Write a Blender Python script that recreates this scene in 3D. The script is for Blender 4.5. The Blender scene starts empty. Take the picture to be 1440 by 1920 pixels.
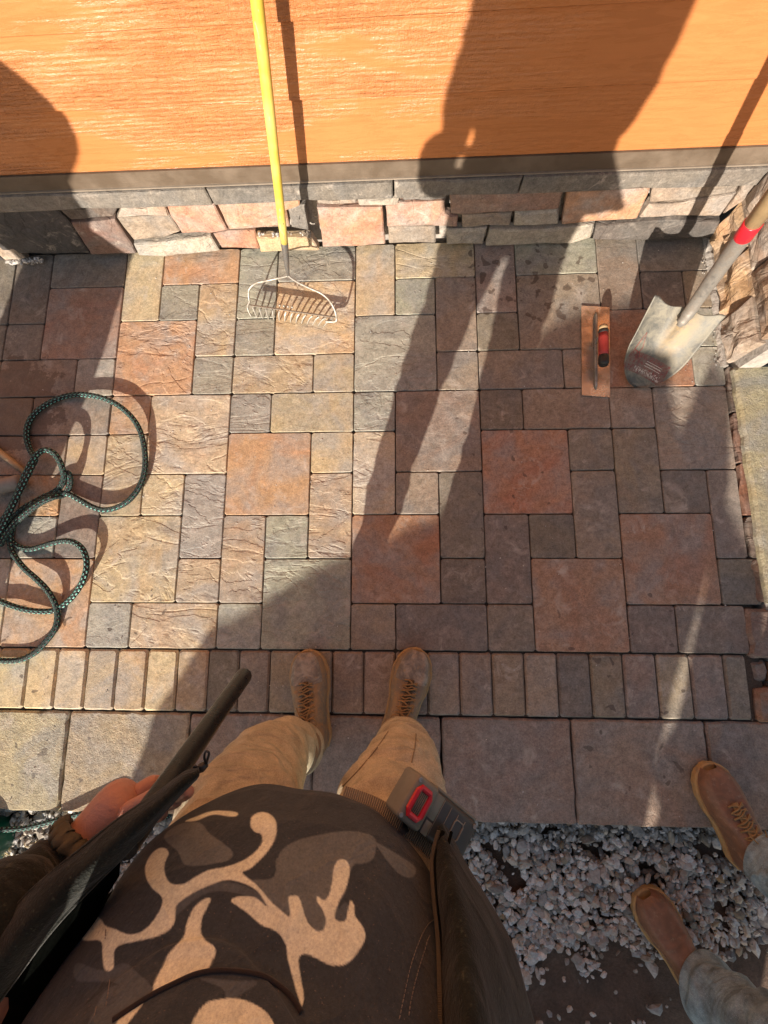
import bpy, math, random
import numpy as np
from mathutils import Vector, Matrix, noise
random.seed(7); rnd = random.random
def U(a, b): return a + (b - a) * rnd()
scene = bpy.context.scene
COL = scene.collection

# ------------------------------------------------------------------ camera, sky, sun, exposure
CAM = Vector((0.17342, 0.22499, 1.4474))
ROT = Matrix(((0.9991, 0.0046, 0.0432), (0.0024, 0.9872, -0.1596), (-0.0433, 0.1595, 0.9862)))
FPX = 800.0
cd = bpy.data.cameras.new('camera'); cam = bpy.data.objects.new('camera', cd); COL.objects.link(cam)
cd.sensor_fit = 'HORIZONTAL'; cd.sensor_width = 36; cd.lens = FPX / 1440 * 36
cd.clip_start = 0.01; cd.clip_end = 400
cam.matrix_world = Matrix.Translation(CAM) @ ROT.to_4x4()
scene.camera = cam
SUN = Vector((0.33, 1.0, -0.40)).normalized()          # the way the light travels
ELEV = math.asin(-SUN.z)
world = bpy.data.worlds.new('World'); scene.world = world; world.use_nodes = True
wn = world.node_tree.nodes; wl = world.node_tree.links
sky = wn.new('ShaderNodeTexSky'); sky.sky_type = 'NISHITA'; sky.sun_disc = False
sky.sun_elevation = ELEV; sky.sun_rotation = math.atan2(-SUN.x, -SUN.y)
sky.air_density = 1.0; sky.dust_density = 1.2
wb = wn.new('ShaderNodeMix'); wb.data_type = 'RGBA'; wb.blend_type = 'MULTIPLY'; wb.inputs[0].default_value = 1; wb.inputs[7].default_value = (1.0, .91, .79, 1)   # white balance
wl.new(sky.outputs[0], wb.inputs[6]); wl.new(wb.outputs[2], wn['Background'].inputs[0]); wn['Background'].inputs[1].default_value = 0.095
sd = bpy.data.lights.new('sun', 'SUN'); sd.energy = 5.0; sd.angle = math.radians(0.55); sd.color = (1.0, 0.885, 0.745)
sun = bpy.data.objects.new('sun', sd); COL.objects.link(sun)
sun.rotation_euler = SUN.to_track_quat('-Z', 'Y').to_euler(); sun.location = (-3, -6, 5)
scene.view_settings.view_transform = 'Standard'; scene.view_settings.look = 'None'
scene.view_settings.gamma = 1; scene.view_settings.exposure = 0.92
scene.view_settings.use_curve_mapping = False
scene.render.resolution_x = 768; scene.render.resolution_y = 1024

# ------------------------------------------------------------------ helpers
def ray(x, y): return ROT @ Vector((x - 720, 960 - y, -FPX))
def at(x, y, z=0.0):                                    # a pixel of the photograph on the level plane z
    d = ray(x, y); return CAM + d * ((z - CAM.z) / d.z)
def on_y(x, y, Y):
    d = ray(x, y); return CAM + d * ((Y - CAM.y) / d.y)
def on_x(x, y, X):
    d = ray(x, y); return CAM + d * ((X - CAM.x) / d.x)
MR = ROT.transposed()
def proj(p):
    q = MR @ (Vector(p) - CAM); return 720 + FPX * q.x / -q.z, 960 - FPX * q.y / -q.z

def tag(o, label=None, cat=None, group=None, kind=None):
    if label: o['label'] = label
    if cat: o['category'] = cat
    if group: o['group'] = group
    if kind: o['kind'] = kind
    return o
def empty(name, loc=(0, 0, 0)):
    o = bpy.data.objects.new(name, None); COL.objects.link(o); o.location = loc; o.empty_display_size = 0.05
    return o
def mk(name, V, F, mat=None, parent=None, smooth=False, uv=None):
    me = bpy.data.meshes.new(name); me.from_pydata([tuple(v) for v in V], [], F); me.update()
    if smooth: me.polygons.foreach_set('use_smooth', [True] * len(me.polygons))
    if uv is not None:
        l = me.uv_layers.new(name='UVMap'); idx = np.empty(len(me.loops), int); me.loops.foreach_get('vertex_index', idx)
        l.data.foreach_set('uv', np.array(uv)[idx].astype(np.float32).ravel())
    o = bpy.data.objects.new(name, me); COL.objects.link(o)
    if mat: me.materials.append(mat)
    if parent:
        o.parent = parent
        o.matrix_parent_inverse = Matrix.Translation(-world_loc(parent))
    return o
def world_loc(o):
    v = Vector(o.location)
    if o.parent: v = v + world_loc(o.parent) if o.type == 'EMPTY' else v
    return v
class MB:
    def __init__(s): s.V = []; s.F = []; s.UV = []
    def add(s, V, F, UV=None):
        n = len(s.V); s.V += [Vector(v) for v in V]; s.F += [tuple(i + n for i in f) for f in F]
        s.UV += UV if UV else [(0, 0)] * len(V)
    def box(s, c, size, rot=None, jit=0):
        c = Vector(c); V = []
        for z in (-.5, .5):
            for x, y in ((-.5, -.5), (.5, -.5), (.5, .5), (-.5, .5)):
                v = Vector((x * size[0], y * size[1], z * size[2]))
                if jit: v += Vector((U(-jit, jit), U(-jit, jit), U(-jit, jit)))
                if rot: v = rot @ v
                V.append(c + v)
        s.add(V, [(3, 2, 1, 0), (4, 5, 6, 7), (0, 1, 5, 4), (1, 2, 6, 5), (2, 3, 7, 6), (3, 0, 4, 7)])
    def tube(s, P, R, n=12, cap=True, flat=None, up=None, fn=None):
        P = [Vector(p) for p in P]; m = len(P)
        if not hasattr(R, '__len__'): R = [R] * m
        T = [(P[min(i + 1, m - 1)] - P[max(i - 1, 0)]).normalized() for i in range(m)]
        a = Vector(up) if up else Vector((0, 0, 1))
        if abs(a.dot(T[0])) > .95 and not up: a = Vector((0, 1, 0))
        V = []; UV = []; L = 0
        for i in range(m):
            a = (a - T[i] * a.dot(T[i])).normalized(); b = T[i].cross(a)
            if i: L += (P[i] - P[i - 1]).length
            r = R[i]; ra, rb = (r if hasattr(r, '__len__') else (r, r * (flat or 1)))
            for k in range(n):
                t = 2 * math.pi * k / n
                d = a * (math.cos(t) * ra) + b * (math.sin(t) * rb)
                v = P[i] + d
                if fn: v = fn(v, d.normalized(), i / (m - 1), t)
                V.append(v); UV.append((L, k / n))
        F = [(i * n + k, i * n + (k + 1) % n, (i + 1) * n + (k + 1) % n, (i + 1) * n + k) for i in range(m - 1) for k in range(n)]
        if cap: F += [tuple(range(n - 1, -1, -1)), tuple((m - 1) * n + k for k in range(n))]
        s.add(V, F, UV)
    def build(s, name, mat, parent=None, smooth=True):
        return mk(name, s.V, s.F, mat, parent, smooth, s.UV)
def spline(P, k=8):
    P = [Vector(p) for p in P]; out = []
    for i in range(len(P) - 1):
        p0, p1, p2, p3 = P[max(i - 1, 0)], P[i], P[i + 1], P[min(i + 2, len(P) - 1)]
        for j in range(k):
            t = j / k
            out.append(.5 * ((2 * p1) + (p2 - p0) * t + (2 * p0 - 5 * p1 + 4 * p2 - p3) * t * t + (3 * p1 - p0 - 3 * p2 + p3) * t ** 3))
    return out + [P[-1]]
def inside(x, y, poly):
    c = False; j = len(poly) - 1
    for i in range(len(poly)):
        xi, yi = poly[i]; xj, yj = poly[j]
        if (yi > y) != (yj > y) and x < (xj - xi) * (y - yi) / (yj - yi) + xi: c = not c
        j = i
    return c

# ------------------------------------------------------------------ materials
class N:
    def __init__(s, name, rough=.8, metal=0, spec=.5):
        s.m = bpy.data.materials.new(name); s.m.use_nodes = True; s.t = s.m.node_tree; s.b = s.t.nodes['Principled BSDF']
        s.b.inputs['Roughness'].default_value = rough; s.b.inputs['Metallic'].default_value = metal
        s.b.inputs['Specular IOR Level'].default_value = spec
    def n(s, t, **k):
        o = s.t.nodes.new('ShaderNode' + t)
        for a, b in k.items(): setattr(o, a, b)
        return o
    def put(s, v, sock):
        if hasattr(v, 'is_output'): s.t.links.new(v, sock)
        elif v is not None:
            if hasattr(v, '__len__') and len(v) == 3 and sock.type == 'RGBA': v = (*v, 1)
            sock.default_value = v
    def coord(s, which='Object', scale=None, loc=None, rot=None):
        if which == 'Position': c = s.n('NewGeometry').outputs['Position']
        else: c = s.n('TexCoord').outputs[which]
        if scale or loc or rot:
            mp = s.n('Mapping'); s.put(c, mp.inputs[0])
            if scale: mp.inputs['Scale'].default_value = scale
            if loc is not None: s.put(loc, mp.inputs['Location'])
            if rot: mp.inputs['Rotation'].default_value = rot
            c = mp.outputs[0]
        return c
    def noise(s, c, scale, detail=4, rough=.6, dist=0, out=0, kind=None):
        o = s.n('TexNoise')
        if kind: o.noise_type = kind
        s.put(c, o.inputs['Vector']); o.inputs['Scale'].default_value = scale; o.inputs['Detail'].default_value = detail
        o.inputs['Roughness'].default_value = rough; o.inputs['Distortion'].default_value = dist
        return o.outputs[out]
    def voro(s, c, scale, feature='F1', out='Distance', rnd=1):
        o = s.n('TexVoronoi', feature=feature); s.put(c, o.inputs['Vector']); o.inputs['Scale'].default_value = scale
        o.inputs['Randomness'].default_value = rnd
        return o.outputs[out]
    def ramp(s, f, stops, interp='LINEAR'):
        o = s.n('ValToRGB'); o.color_ramp.interpolation = interp; s.put(f, o.inputs[0]); e = o.color_ramp.elements
        while len(e) < len(stops): e.new(.5)
        for i, (p, c) in enumerate(stops):
            e[i].position = p; e[i].color = (c, c, c, 1) if not hasattr(c, '__len__') else (*c, 1)
        return o.outputs[0]
    def mix(s, f, a, b, mode='MIX'):
        o = s.n('Mix', data_type='RGBA', blend_type=mode); s.put(f, o.inputs[0]); s.put(a, o.inputs[6]); s.put(b, o.inputs[7]); return o.outputs[2]
    def math(s, op, a, b=None, c=None, clamp=False):
        o = s.n('Math', operation=op, use_clamp=clamp); s.put(a, o.inputs[0])
        if b is not None: s.put(b, o.inputs[1])
        if c is not None: s.put(c, o.inputs[2])
        return o.outputs[0]
    def bump(s, h, strength=.5, dist=.002, prev=None):
        o = s.n('Bump'); o.inputs['Distance'].default_value = dist; s.put(strength, o.inputs['Strength']); s.put(h, o.inputs['Height'])
        if prev: s.put(prev, o.inputs['Normal'])
        return o.outputs[0]
    def done(s, color=None, rough=None, normal=None, metal=None):
        if color is not None: s.put(color, s.b.inputs['Base Color'])
        if rough is not None: s.put(rough, s.b.inputs['Roughness'])
        if normal is not None: s.put(normal, s.b.inputs['Normal'])
        if metal is not None: s.put(metal, s.b.inputs['Metallic'])
        return s.m

def simple(name, col, rough=.6, metal=0, var=.25, scale=40, bump=.2, dist=.0006, spec=.5, speck=None):
    m = N(name, rough, metal, spec); c = m.coord('Position')
    n1 = m.noise(c, scale, 5); n2 = m.noise(c, scale * .15, 3)
    f = m.math('MULTIPLY', m.math('ADD', n1, n2), .5)
    k = m.ramp(f, [(.3, 1 - var), (.7, 1 + var)])
    cc = m.mix(1, (*col, 1), k, 'MULTIPLY')
    if speck: cc = m.mix(m.ramp(m.noise(c, scale * 2.2, 2), [(.56, 0), (.66, 1)]), cc, speck)
    return m.done(cc, None, m.bump(n1, bump, dist))

def stone_mat(name, emboss_gain=1.0, stains=False, pits=False):
    m = N(name, .82, 0, .35); oi = m.n('ObjectInfo'); rn = oi.outputs['Random']
    P = m.coord('Position')
    off = m.n('CombineXYZ'); m.put(m.math('MULTIPLY', rn, 37.0), off.inputs[0]); m.put(m.math('MULTIPLY', rn, 91.0), off.inputs[1]); m.put(m.math('MULTIPLY', rn, 11.0), off.inputs[2])
    c = m.coord('Position', (1, 1, 1), off.outputs[0])
    big = m.noise(c, 7, 4, .55, .6)
    mid = m.noise(c, 28, 5, .65, .3)
    fine = m.math('MULTIPLY_ADD', m.noise(c, 75, 3, .8), .45, m.math('MULTIPLY', m.noise(c, 210, 3, .8), .55))
    base = oi.outputs['Color']
    # second tone of each blend: greyer, or rustier
    hs = m.n('HueSaturation'); hs.inputs['Saturation'].default_value = .5; hs.inputs['Value'].default_value = .82; m.put(base, hs.inputs['Color'])
    hr = m.n('HueSaturation'); hr.inputs['Hue'].default_value = .488; hr.inputs['Saturation'].default_value = 1.12; hr.inputs['Value'].default_value = 1.0; m.put(base, hr.inputs['Color'])
    col = m.mix(m.ramp(big, [(.40, 0), (.62, 1)]), base, hs.outputs[0])
    col = m.mix(m.ramp(m.noise(c, 5, 3, .5, 1.0), [(.50, 0), (.68, .8)]), col, hr.outputs[0])
    col = m.mix(1, col, m.ramp(mid, [(.3, .80), (.7, 1.16)]), 'MULTIPLY')
    col = m.mix(1, col, m.ramp(fine, [(.34, .62), (.5, 1.0), (.66, 1.38)]), 'MULTIPLY')
    # pale cement haze
    haze = m.math('MULTIPLY', m.ramp(m.noise(c, 16, 6, .75, .8), [(.53, 0), (.70, 1)]), m.ramp(m.noise(P, 6, 3), [(.42, .15), (.62, .75)]))
    col = m.mix(haze, col, (.52, .46, .40))
    if stains:
        # dark spilled drops and a damp corner, at their places on the paving
        v = m.n('TexVoronoi', feature='SMOOTH_F1'); m.put(m.mix(.02, P, m.n('TexNoise').outputs[1]), v.inputs['Vector']); v.inputs['Scale'].default_value = 30
        def blob(cx, cy, rad, soft=.4):
            d = m.n('VectorMath', operation='DISTANCE'); m.put(P, d.inputs[0]); d.inputs[1].default_value = (cx, cy, 0)
            return m.ramp(m.math('DIVIDE', d.outputs['Value'], rad), [(1 - soft, 1), (1, 0)])
        areas = blob(.66, 1.36, .34)
        for a in ((-1.12, .06, .30), (.42, .62, .30), (-1.0, -.32, .28), (.60, .52, .22), (.85, .1, .3), (-.75, .10, .2), (.9, -.25, .3)):
            areas = m.math('MAXIMUM', areas, m.math('MULTIPLY', blob(*a), .62))
        dn = m.noise(P, 26, 2, .4, .3)
        drops = m.ramp(m.math('MULTIPLY', dn, m.math('ADD', .72, m.math('MULTIPLY', areas, .30))), [(.615, 0), (.635, 1)])
        drops = m.math('MULTIPLY', drops, m.ramp(areas, [(.2, 0), (.4, 1)]))
        wetm = m.math('ADD', m.math('MULTIPLY', blob(-1.28, .86, .34, .9), .62), m.noise(P, 14, 5, .7))
        wet = m.ramp(wetm, [(.80, 0), (.84, 1)])
        st = m.math('MAXIMUM', drops, wet)
        col = m.mix(m.math('MULTIPLY', st, .62), col, (.055, .035, .028))
        rough = m.mix(st, (.82, .82, .82), (.45, .45, .45))
    else: rough = None
    # slate relief, only as strong as each piece has it (object colour alpha)
    em = oi.outputs['Alpha']
    cs = m.n('Mapping'); m.put(c, cs.inputs[0]); cs.inputs['Rotation'].default_value = (0, 0, .6); cs.inputs['Scale'].default_value = (1, 2.1, 1)
    rid = m.noise(cs.outputs[0], 2.6, 5, .50, .9)
    rd = m.math('ABSOLUTE', m.math('SUBTRACT', rid, .5))
    ter = m.math('ADD', m.noise(cs.outputs[0], 3.2, 5, .52, .5), 0.0)
    step_ = m.ramp(ter, [(.36, 0), (.375, .22), (.46, .30), (.47, .55), (.56, .62), (.575, .86), (.68, 1)])
    slate = m.math('ADD', m.math('MULTIPLY', m.ramp(rd, [(0, 0), (.025, .8), (.12, 1)]), .30), m.math('ADD', m.math('MULTIPLY', step_, .9), m.math('MULTIPLY', m.noise(cs.outputs[0], 6, 4, .5, .3), .75)))
    b1 = m.bump(slate, m.math('MULTIPLY', em, 1.0 * emboss_gain, clamp=True), .0075)
    h2 = m.math('ADD', m.math('MULTIPLY', mid, .5), fine)
    b2 = m.bump(h2, .8, .0022, b1)
    if pits:
        b2 = m.bump(m.noise(P, 95, 4, .85), 1.0, .006, b2)
    return m.done(col, rough, b2)

M = {}
M['paver'] = stone_mat('concrete_paver', 1.0, True)
M['slab'] = stone_mat('blasted_slab', 1.0, True, True)
M['veneer'] = stone_mat('cast_veneer', 1.6)
def sand():
    m = N('joint_sand', .95); c = m.coord('Position'); n = m.noise(c, 160, 4, .8)
    return m.done(m.ramp(n, [(.3, (.035, .026, .020)), (.7, (.10, .075, .055))]), None, m.bump(n, .6, .002))
M['sand'] = sand()
def dirt():
    m = N('damp_dirt', .9); c = m.coord('Position'); n = m.noise(c, 9, 8, .7, .4); f = m.noise(c, 120, 5, .75)
    col = m.ramp(n, [(.3, (.060, .036, .024)), (.55, (.115, .070, .048)), (.75, (.17, .115, .08))])
    col = m.mix(1, col, m.ramp(f, [(.3, .7), (.7, 1.3)]), 'MULTIPLY')
    return m.done(col, None, m.bump(m.math('ADD', n, m.math('MULTIPLY', f, .4)), .9, .012))
M['dirt'] = dirt()
M['mortar'] = simple('mortar', (.34, .31, .28), .95, var=.5, scale=120, bump=.9, dist=.004)
def siding():
    m = N('orange_siding_paint', .42, 0, .45); P = m.coord('Position')
    g = m.coord('Position', (1.0, 1.0, 9.0)); g2 = m.coord('Position', (3.0, 1, 60.0)); oi = m.n('ObjectInfo')
    w = m.noise(g, 5, 6, .6, 2.2); fibre = m.noise(g2, 9, 5, .7, .6); pore = m.noise(m.coord('Position', (1.4, 1, 1)), 150, 3, .8)
    cath = m.n('TexWave', wave_type='RINGS', rings_direction='Y'); m.put(m.coord('Position', (.6, 1, 8.5)), cath.inputs[0]); cath.inputs['Scale'].default_value = 3.2; cath.inputs['Distortion'].default_value = 5.0; cath.inputs['Detail'].default_value = 3; cath.inputs['Detail Scale'].default_value = 1.1
    col = m.mix(m.ramp(w, [(.3, 0), (.7, 1)]), (.42, .162, .056), (.49, .192, .068))
    col = m.mix(1, col, m.ramp(m.math('ADD', m.math('MULTIPLY', oi.outputs['Random'], .3), .35), [(0, .92), (1, 1.06)]), 'MULTIPLY')
    px_ = m.n('SeparateXYZ'); m.put(P, px_.inputs[0])
    mask = m.math('MULTIPLY', m.ramp(m.noise(m.coord('Position', (.7, 1, 3.2)), 2.6, 4, .6), [(.40, .12), (.56, .9)]), m.ramp(m.math('ADD', px_.outputs[0], m.math('MULTIPLY', m.noise(P, 3, 3), .5)), [(.45, 1), (.85, .30)]))
    fl = m.noise(m.coord('Position', (7, 1, 40)), 3.4, 4, .7, .6); fl2 = m.noise(m.coord('Position', (22, 1, 9)), 3.4, 3, .7)
    h = m.math('ADD', m.math('MULTIPLY', cath.outputs['Fac'], .22), m.math('ADD', m.math('MULTIPLY', fl, 1.1), m.math('ADD', m.math('MULTIPLY', fl2, .8), m.math('MULTIPLY', pore, .35))))
    b = m.bump(h, m.math('MULTIPLY', mask, 1.0), .0078)
    return m.done(col, m.ramp(w, [(.3, .23), (.7, .34)]), b)
M['siding'] = siding()
def trim():
    m = N('brown_trim_paint', .5); g = m.coord('Position', (1, 1, 10)); n = m.noise(g, 8, 5, .6, 1.2); d = m.noise(m.coord('Position'), 5, 5, .7)
    col = m.mix(m.ramp(d, [(.45, 0), (.7, .7)]), (.105, .078, .055), (.20, .155, .115))
    return m.done(col, m.ramp(d, [(.4, .4), (.7, .75)]), m.bump(n, .4, .002))
M['trim'] = trim()
def gravel_mat():
    m = N('crushed_stone', .8); a = m.n('VertexColor', layer_name='Col'); c = m.coord('Position'); n = m.noise(c, 130, 4, .7)
    col = m.mix(1, a.outputs[0], m.ramp(n, [(.3, .7), (.7, 1.25)]), 'MULTIPLY')
    return m.done(col, None, m.bump(n, .4, .001))
M['gravel'] = gravel_mat()
def rope_mat():
    m = N('braided_rope', .75); uv = m.n('TexCoord').outputs['UV']; sx = m.n('SeparateXYZ'); m.put(uv, sx.inputs[0])
    u, v = sx.outputs[0], sx.outputs[1]
    a = m.math('FRACT', m.math('ADD', m.math('MULTIPLY', u, 62), m.math('MULTIPLY', v, 3)))
    b = m.math('FRACT', m.math('SUBTRACT', m.math('MULTIPLY', u, 62), m.math('MULTIPLY', v, 3)))
    fleck = m.math('MULTIPLY', m.math('LESS_THAN', a, .26), m.math('LESS_THAN', b, .36))
    fleck2 = m.math('MULTIPLY', m.math('GREATER_THAN', a, .74), m.math('GREATER_THAN', b, .80))
    col = m.mix(fleck, (.010, .014, .016), (.10, .46, .38)); col = m.mix(fleck2, col, (.42, .62, .56))
    h = m.math('ADD', m.math('SINE', m.math('MULTIPLY', a, 6.28)), m.math('SINE', m.math('MULTIPLY', b, 6.28)))
    return m.done(col, None, m.bump(h, .8, .0012))
M['rope'] = rope_mat()
def steel(name, col, rough, rust=None, sc=30):
    m = N(name, rough, .75); c = m.coord('Position'); n = m.noise(c, sc, 6, .7, .4); f = m.noise(c, 400, 3, .8)
    cc = m.mix(m.ramp(n, [(.42, 0), (.62, 1)]), (*col, 1), (*(rust or [x * .6 for x in col]), 1))
    return m.done(cc, m.ramp(n, [(.3, rough * .8), (.7, min(1, rough * 1.6))]), m.bump(f, .5, .0006), m.ramp(n, [(.4, .75), (.65, .25)]))
M['steel'] = steel('worn_steel', (.42, .40, .37), .42, (.23, .20, .17))
M['rake_steel'] = steel('weathered_rake_steel', (.46, .44, .40), .5, (.28, .25, .21))
M['ferrule'] = steel('dark_ferrule_steel', (.22, .21, .20), .4, (.10, .10, .10), 60)
M['blade'] = None
def yellow():
    m = N('chipped_yellow_paint', .38); c = m.coord('Position', (1, 1, .25)); n = m.noise(c, 75, 5, .75, .6); low = m.noise(m.coord('Position'), 9, 3)
    sx = m.n('SeparateXYZ'); m.put(m.coord('Position'), sx.inputs[0])
    near = m.ramp(sx.outputs[2], [(.24, .10), (.40, .0)])
    ch = m.ramp(m.math('ADD', n, near), [(.63, 0), (.66, 1)])
    col = m.mix(m.ramp(low, [(.4, 0), (.6, 1)]), (.52, .41, .06), (.62, .51, .14))
    col = m.mix(ch, col, (.38, .33, .25)); col = m.mix(m.ramp(m.math('ADD', m.noise(c, 110, 3), near), [(.74, 0), (.76, 1)]), col, (.05, .06, .07))
    return m.done(col, None, m.bump(ch, -.4, .0006))
M['yellow'] = yellow()
M['red_plastic'] = simple('red_plastic', (.55, .018, .03), .3, var=.1, bump=.05)
M['red_rubber'] = simple('red_rubber', (.34, .035, .032), .5, var=.2, bump=.1)
M['black_rubber'] = simple('black_rubber', (.018, .018, .018), .45, var=.4, bump=.3)
M['wood'] = simple('ash_wood', (.46, .33, .18), .5, var=.2, scale=60)
M['trowel_steel'] = steel('trowel_steel', (.60, .55, .48), .20, (.30, .22, .14), 14)
M['pvc'] = None
def cloth(name, col, rough=.9, scale=900, var=.25, fuzz=None, sheen=.1, bump=.5, wr=.22):
    m = N(name, rough, 0, .2); c = m.coord('Position'); n = m.noise(c, scale, 2, .8); l = m.noise(c, 22, 5, .7)
    cc = m.mix(1, (*col, 1), m.ramp(l, [(.3, 1 - var), (.7, 1 + var)]), 'MULTIPLY')
    cc = m.mix(1, cc, m.ramp(n, [(.3, .75), (.7, 1.25)]), 'MULTIPLY')
    if fuzz: cc = m.mix(m.ramp(m.noise(c, scale * .5, 2, .9), [(.62, 0), (.72, .7)]), cc, fuzz)
    m.b.inputs['Sheen Weight'].default_value = sheen
    cw = m.n('Mapping'); m.put(c, cw.inputs[0]); cw.inputs['Scale'].default_value = (1, 1, 2.2); cw.inputs['Rotation'].default_value = (.3, .5, 0)
    rw = m.math('ABSOLUTE', m.math('SUBTRACT', m.noise(cw.outputs[0], 6.5, 3, .45, .5), .5))
    b0 = m.bump(m.ramp(rw, [(0, 1), (.10, .45), (.3, 0)], 'EASE'), wr, .016)
    return m.done(cc, None, m.bump(n, bump, .0012, b0))
M['khaki'] = cloth('khaki_canvas', (.46, .40, .275), .9, 500, .25, None, .05, .7, .6)
M['seam'] = cloth('khaki_seam', (.24, .19, .12), .9)
M['denim'] = cloth('faded_denim', (.25, .31, .33), .9, 500, .5, (.50, .58, .60), .05, .7, .6)
M['jacket'] = cloth('dark_fleece', (.014, .017, .013), .95, 300, .45, (.065, .07, .045), .12, 1.0)
M['jacket_in'] = cloth('jacket_lining', (.006, .007, .006), 1.0, 600, .3, None, .0)
M['jacket_in'].node_tree.nodes['Principled BSDF'].inputs['Specular IOR Level'].default_value = 0
M['dark_cloth'] = cloth('dark_cloth', (.03, .03, .035), .9)
M['webbing'] = cloth('tan_webbing', (.30, .25, .17), .9, 1400, .12)
def webbing():
    m = N('ribbed_webbing', .9); uv = m.n('TexCoord').outputs['UV']; sx = m.n('SeparateXYZ'); m.put(uv, sx.inputs[0])
    r = m.math('SINE', m.math('MULTIPLY', sx.outputs[0], 2100))
    return m.done(m.mix(m.ramp(r, [(.1, 0), (.6, 1)]), (.17, .15, .11), (.36, .31, .23)), None, m.bump(r, .8, .001))
M['webbing'] = webbing()
def camo():
    m = N('camo_fleece', .95, 0, .15); a = m.n('VertexColor', layer_name='Col'); c = m.coord('Position'); n = m.noise(c, 300, 4, .85); l = m.noise(c, 45, 4, .7)
    cc = m.mix(1, a.outputs[0], m.ramp(n, [(.3, .74), (.7, 1.26)]), 'MULTIPLY')
    cc = m.mix(1, cc, m.ramp(l, [(.3, .88), (.7, 1.12)]), 'MULTIPLY')
    cc = m.mix(m.ramp(m.noise(c, 330, 2, .9), [(.66, 0), (.74, .5)]), cc, (.33, .25, .18))
    m.b.inputs['Sheen Weight'].default_value = .12
    rw = m.math('ABSOLUTE', m.math('SUBTRACT', m.noise(c, 8, 4, .5, .6), .5))
    return m.done(cc, None, m.bump(n, .8, .0018, m.bump(m.ramp(rw, [(0, 1), (.06, .5), (.3, 0)]), .35, .012)))
M['camo'] = camo()
def leather(name, a, b, c3=None, rough=.6, bump=.6, spec=.25):
    m = N(name, rough, 0, spec); c = m.coord('Position'); n = m.noise(c, 34, 6, .7, .5); f = m.noise(c, 420, 3, .7)
    cc = m.mix(m.ramp(n, [(.40, 0), (.60, 1)]), (*a, 1), (*b, 1))
    if c3: cc = m.mix(m.ramp(m.noise(c, 70, 5, .8), [(.56, 0), (.68, .8)]), cc, c3)
    return m.done(cc, None, m.bump(m.math('ADD', n, m.math('MULTIPLY', f, .5)), bump, .0022))
M['boot'] = leather('dusty_tan_leather', (.33, .22, .12), (.22, .18, .135), (.44, .34, .23), .75, 1.0)
M['boot_toe'] = leather('scuffed_grey_toe', (.19, .17, .145), (.38, .33, .27), (.38, .26, .14), .75, 1.2)
M['tongue'] = leather('dark_tongue', (.09, .055, .03), (.14, .09, .05), None, .8)
M['sole'] = leather('tan_rubber_sole', (.42, .27, .12), (.36, .25, .14), None, .7)
M['lace'] = cloth('tan_lace', (.30, .18, .08), .9, 900)
M['brown_boot'] = leather('brown_leather', (.26, .125, .07), (.19, .095, .055), (.33, .21, .13), .45, .5, .4)
M['gum_sole'] = leather('gum_sole', (.48, .29, .12), (.38, .24, .12), None, .6)
def skin():
    m = N('skin', .5); c = m.coord('Position'); n = m.noise(c, 60, 5, .7); f = m.noise(c, 500, 3)
    m.b.inputs['Subsurface Weight'].default_value = .12; m.b.inputs['Subsurface Radius'].default_value = (.008, .003, .0015)
    return m.done(m.mix(n, (.38, .175, .12), (.52, .28, .205)), None, m.bump(m.math('ADD', n, f), .4, .0014, m.bump(m.noise(c, 28, 4, .6, .5), .5, .007)))
M['skin'] = skin()
M['hair'] = cloth('brown_hair', (.06, .035, .02), .7)
M['glass'] = simple('phone_glass', (.02, .02, .02), .1)
M['caster'] = simple('grey_caster', (.20, .20, .19), .6, scale=10)  # grey of the unseen block added to cast shade
M['foliage'] = simple('leaf', (.07, .10, .03), .6)
M['bark'] = simple('bark', (.13, .09, .06), .9)

# ------------------------------------------------------------------ ground
g = MB(); nx = 60
xs = [-40, -20, -10, -5] + [-3 + i * .1 for i in range(0, 61)] + [5, 10, 20, 40]
ys = [-40, -20, -10, -5] + [-3 + i * .1 for i in range(0, 48)] + [3, 10, 20, 40]
V = []
for y in ys:
    for x in xs:
        h = -.135 + .012 * noise.noise(Vector((x * 3, y * 3, 0))) + .02 * noise.noise(Vector((x * .8, y * .8, 4)))
        V.append((x, y, h))
n = len(xs)
F = [(j * n + i, j * n + i + 1, (j + 1) * n + i + 1, (j + 1) * n + i) for j in range(len(ys) - 1) for i in range(n - 1)]
tag(mk('ground', V, F, M['dirt'], None, True), kind='structure')

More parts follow.
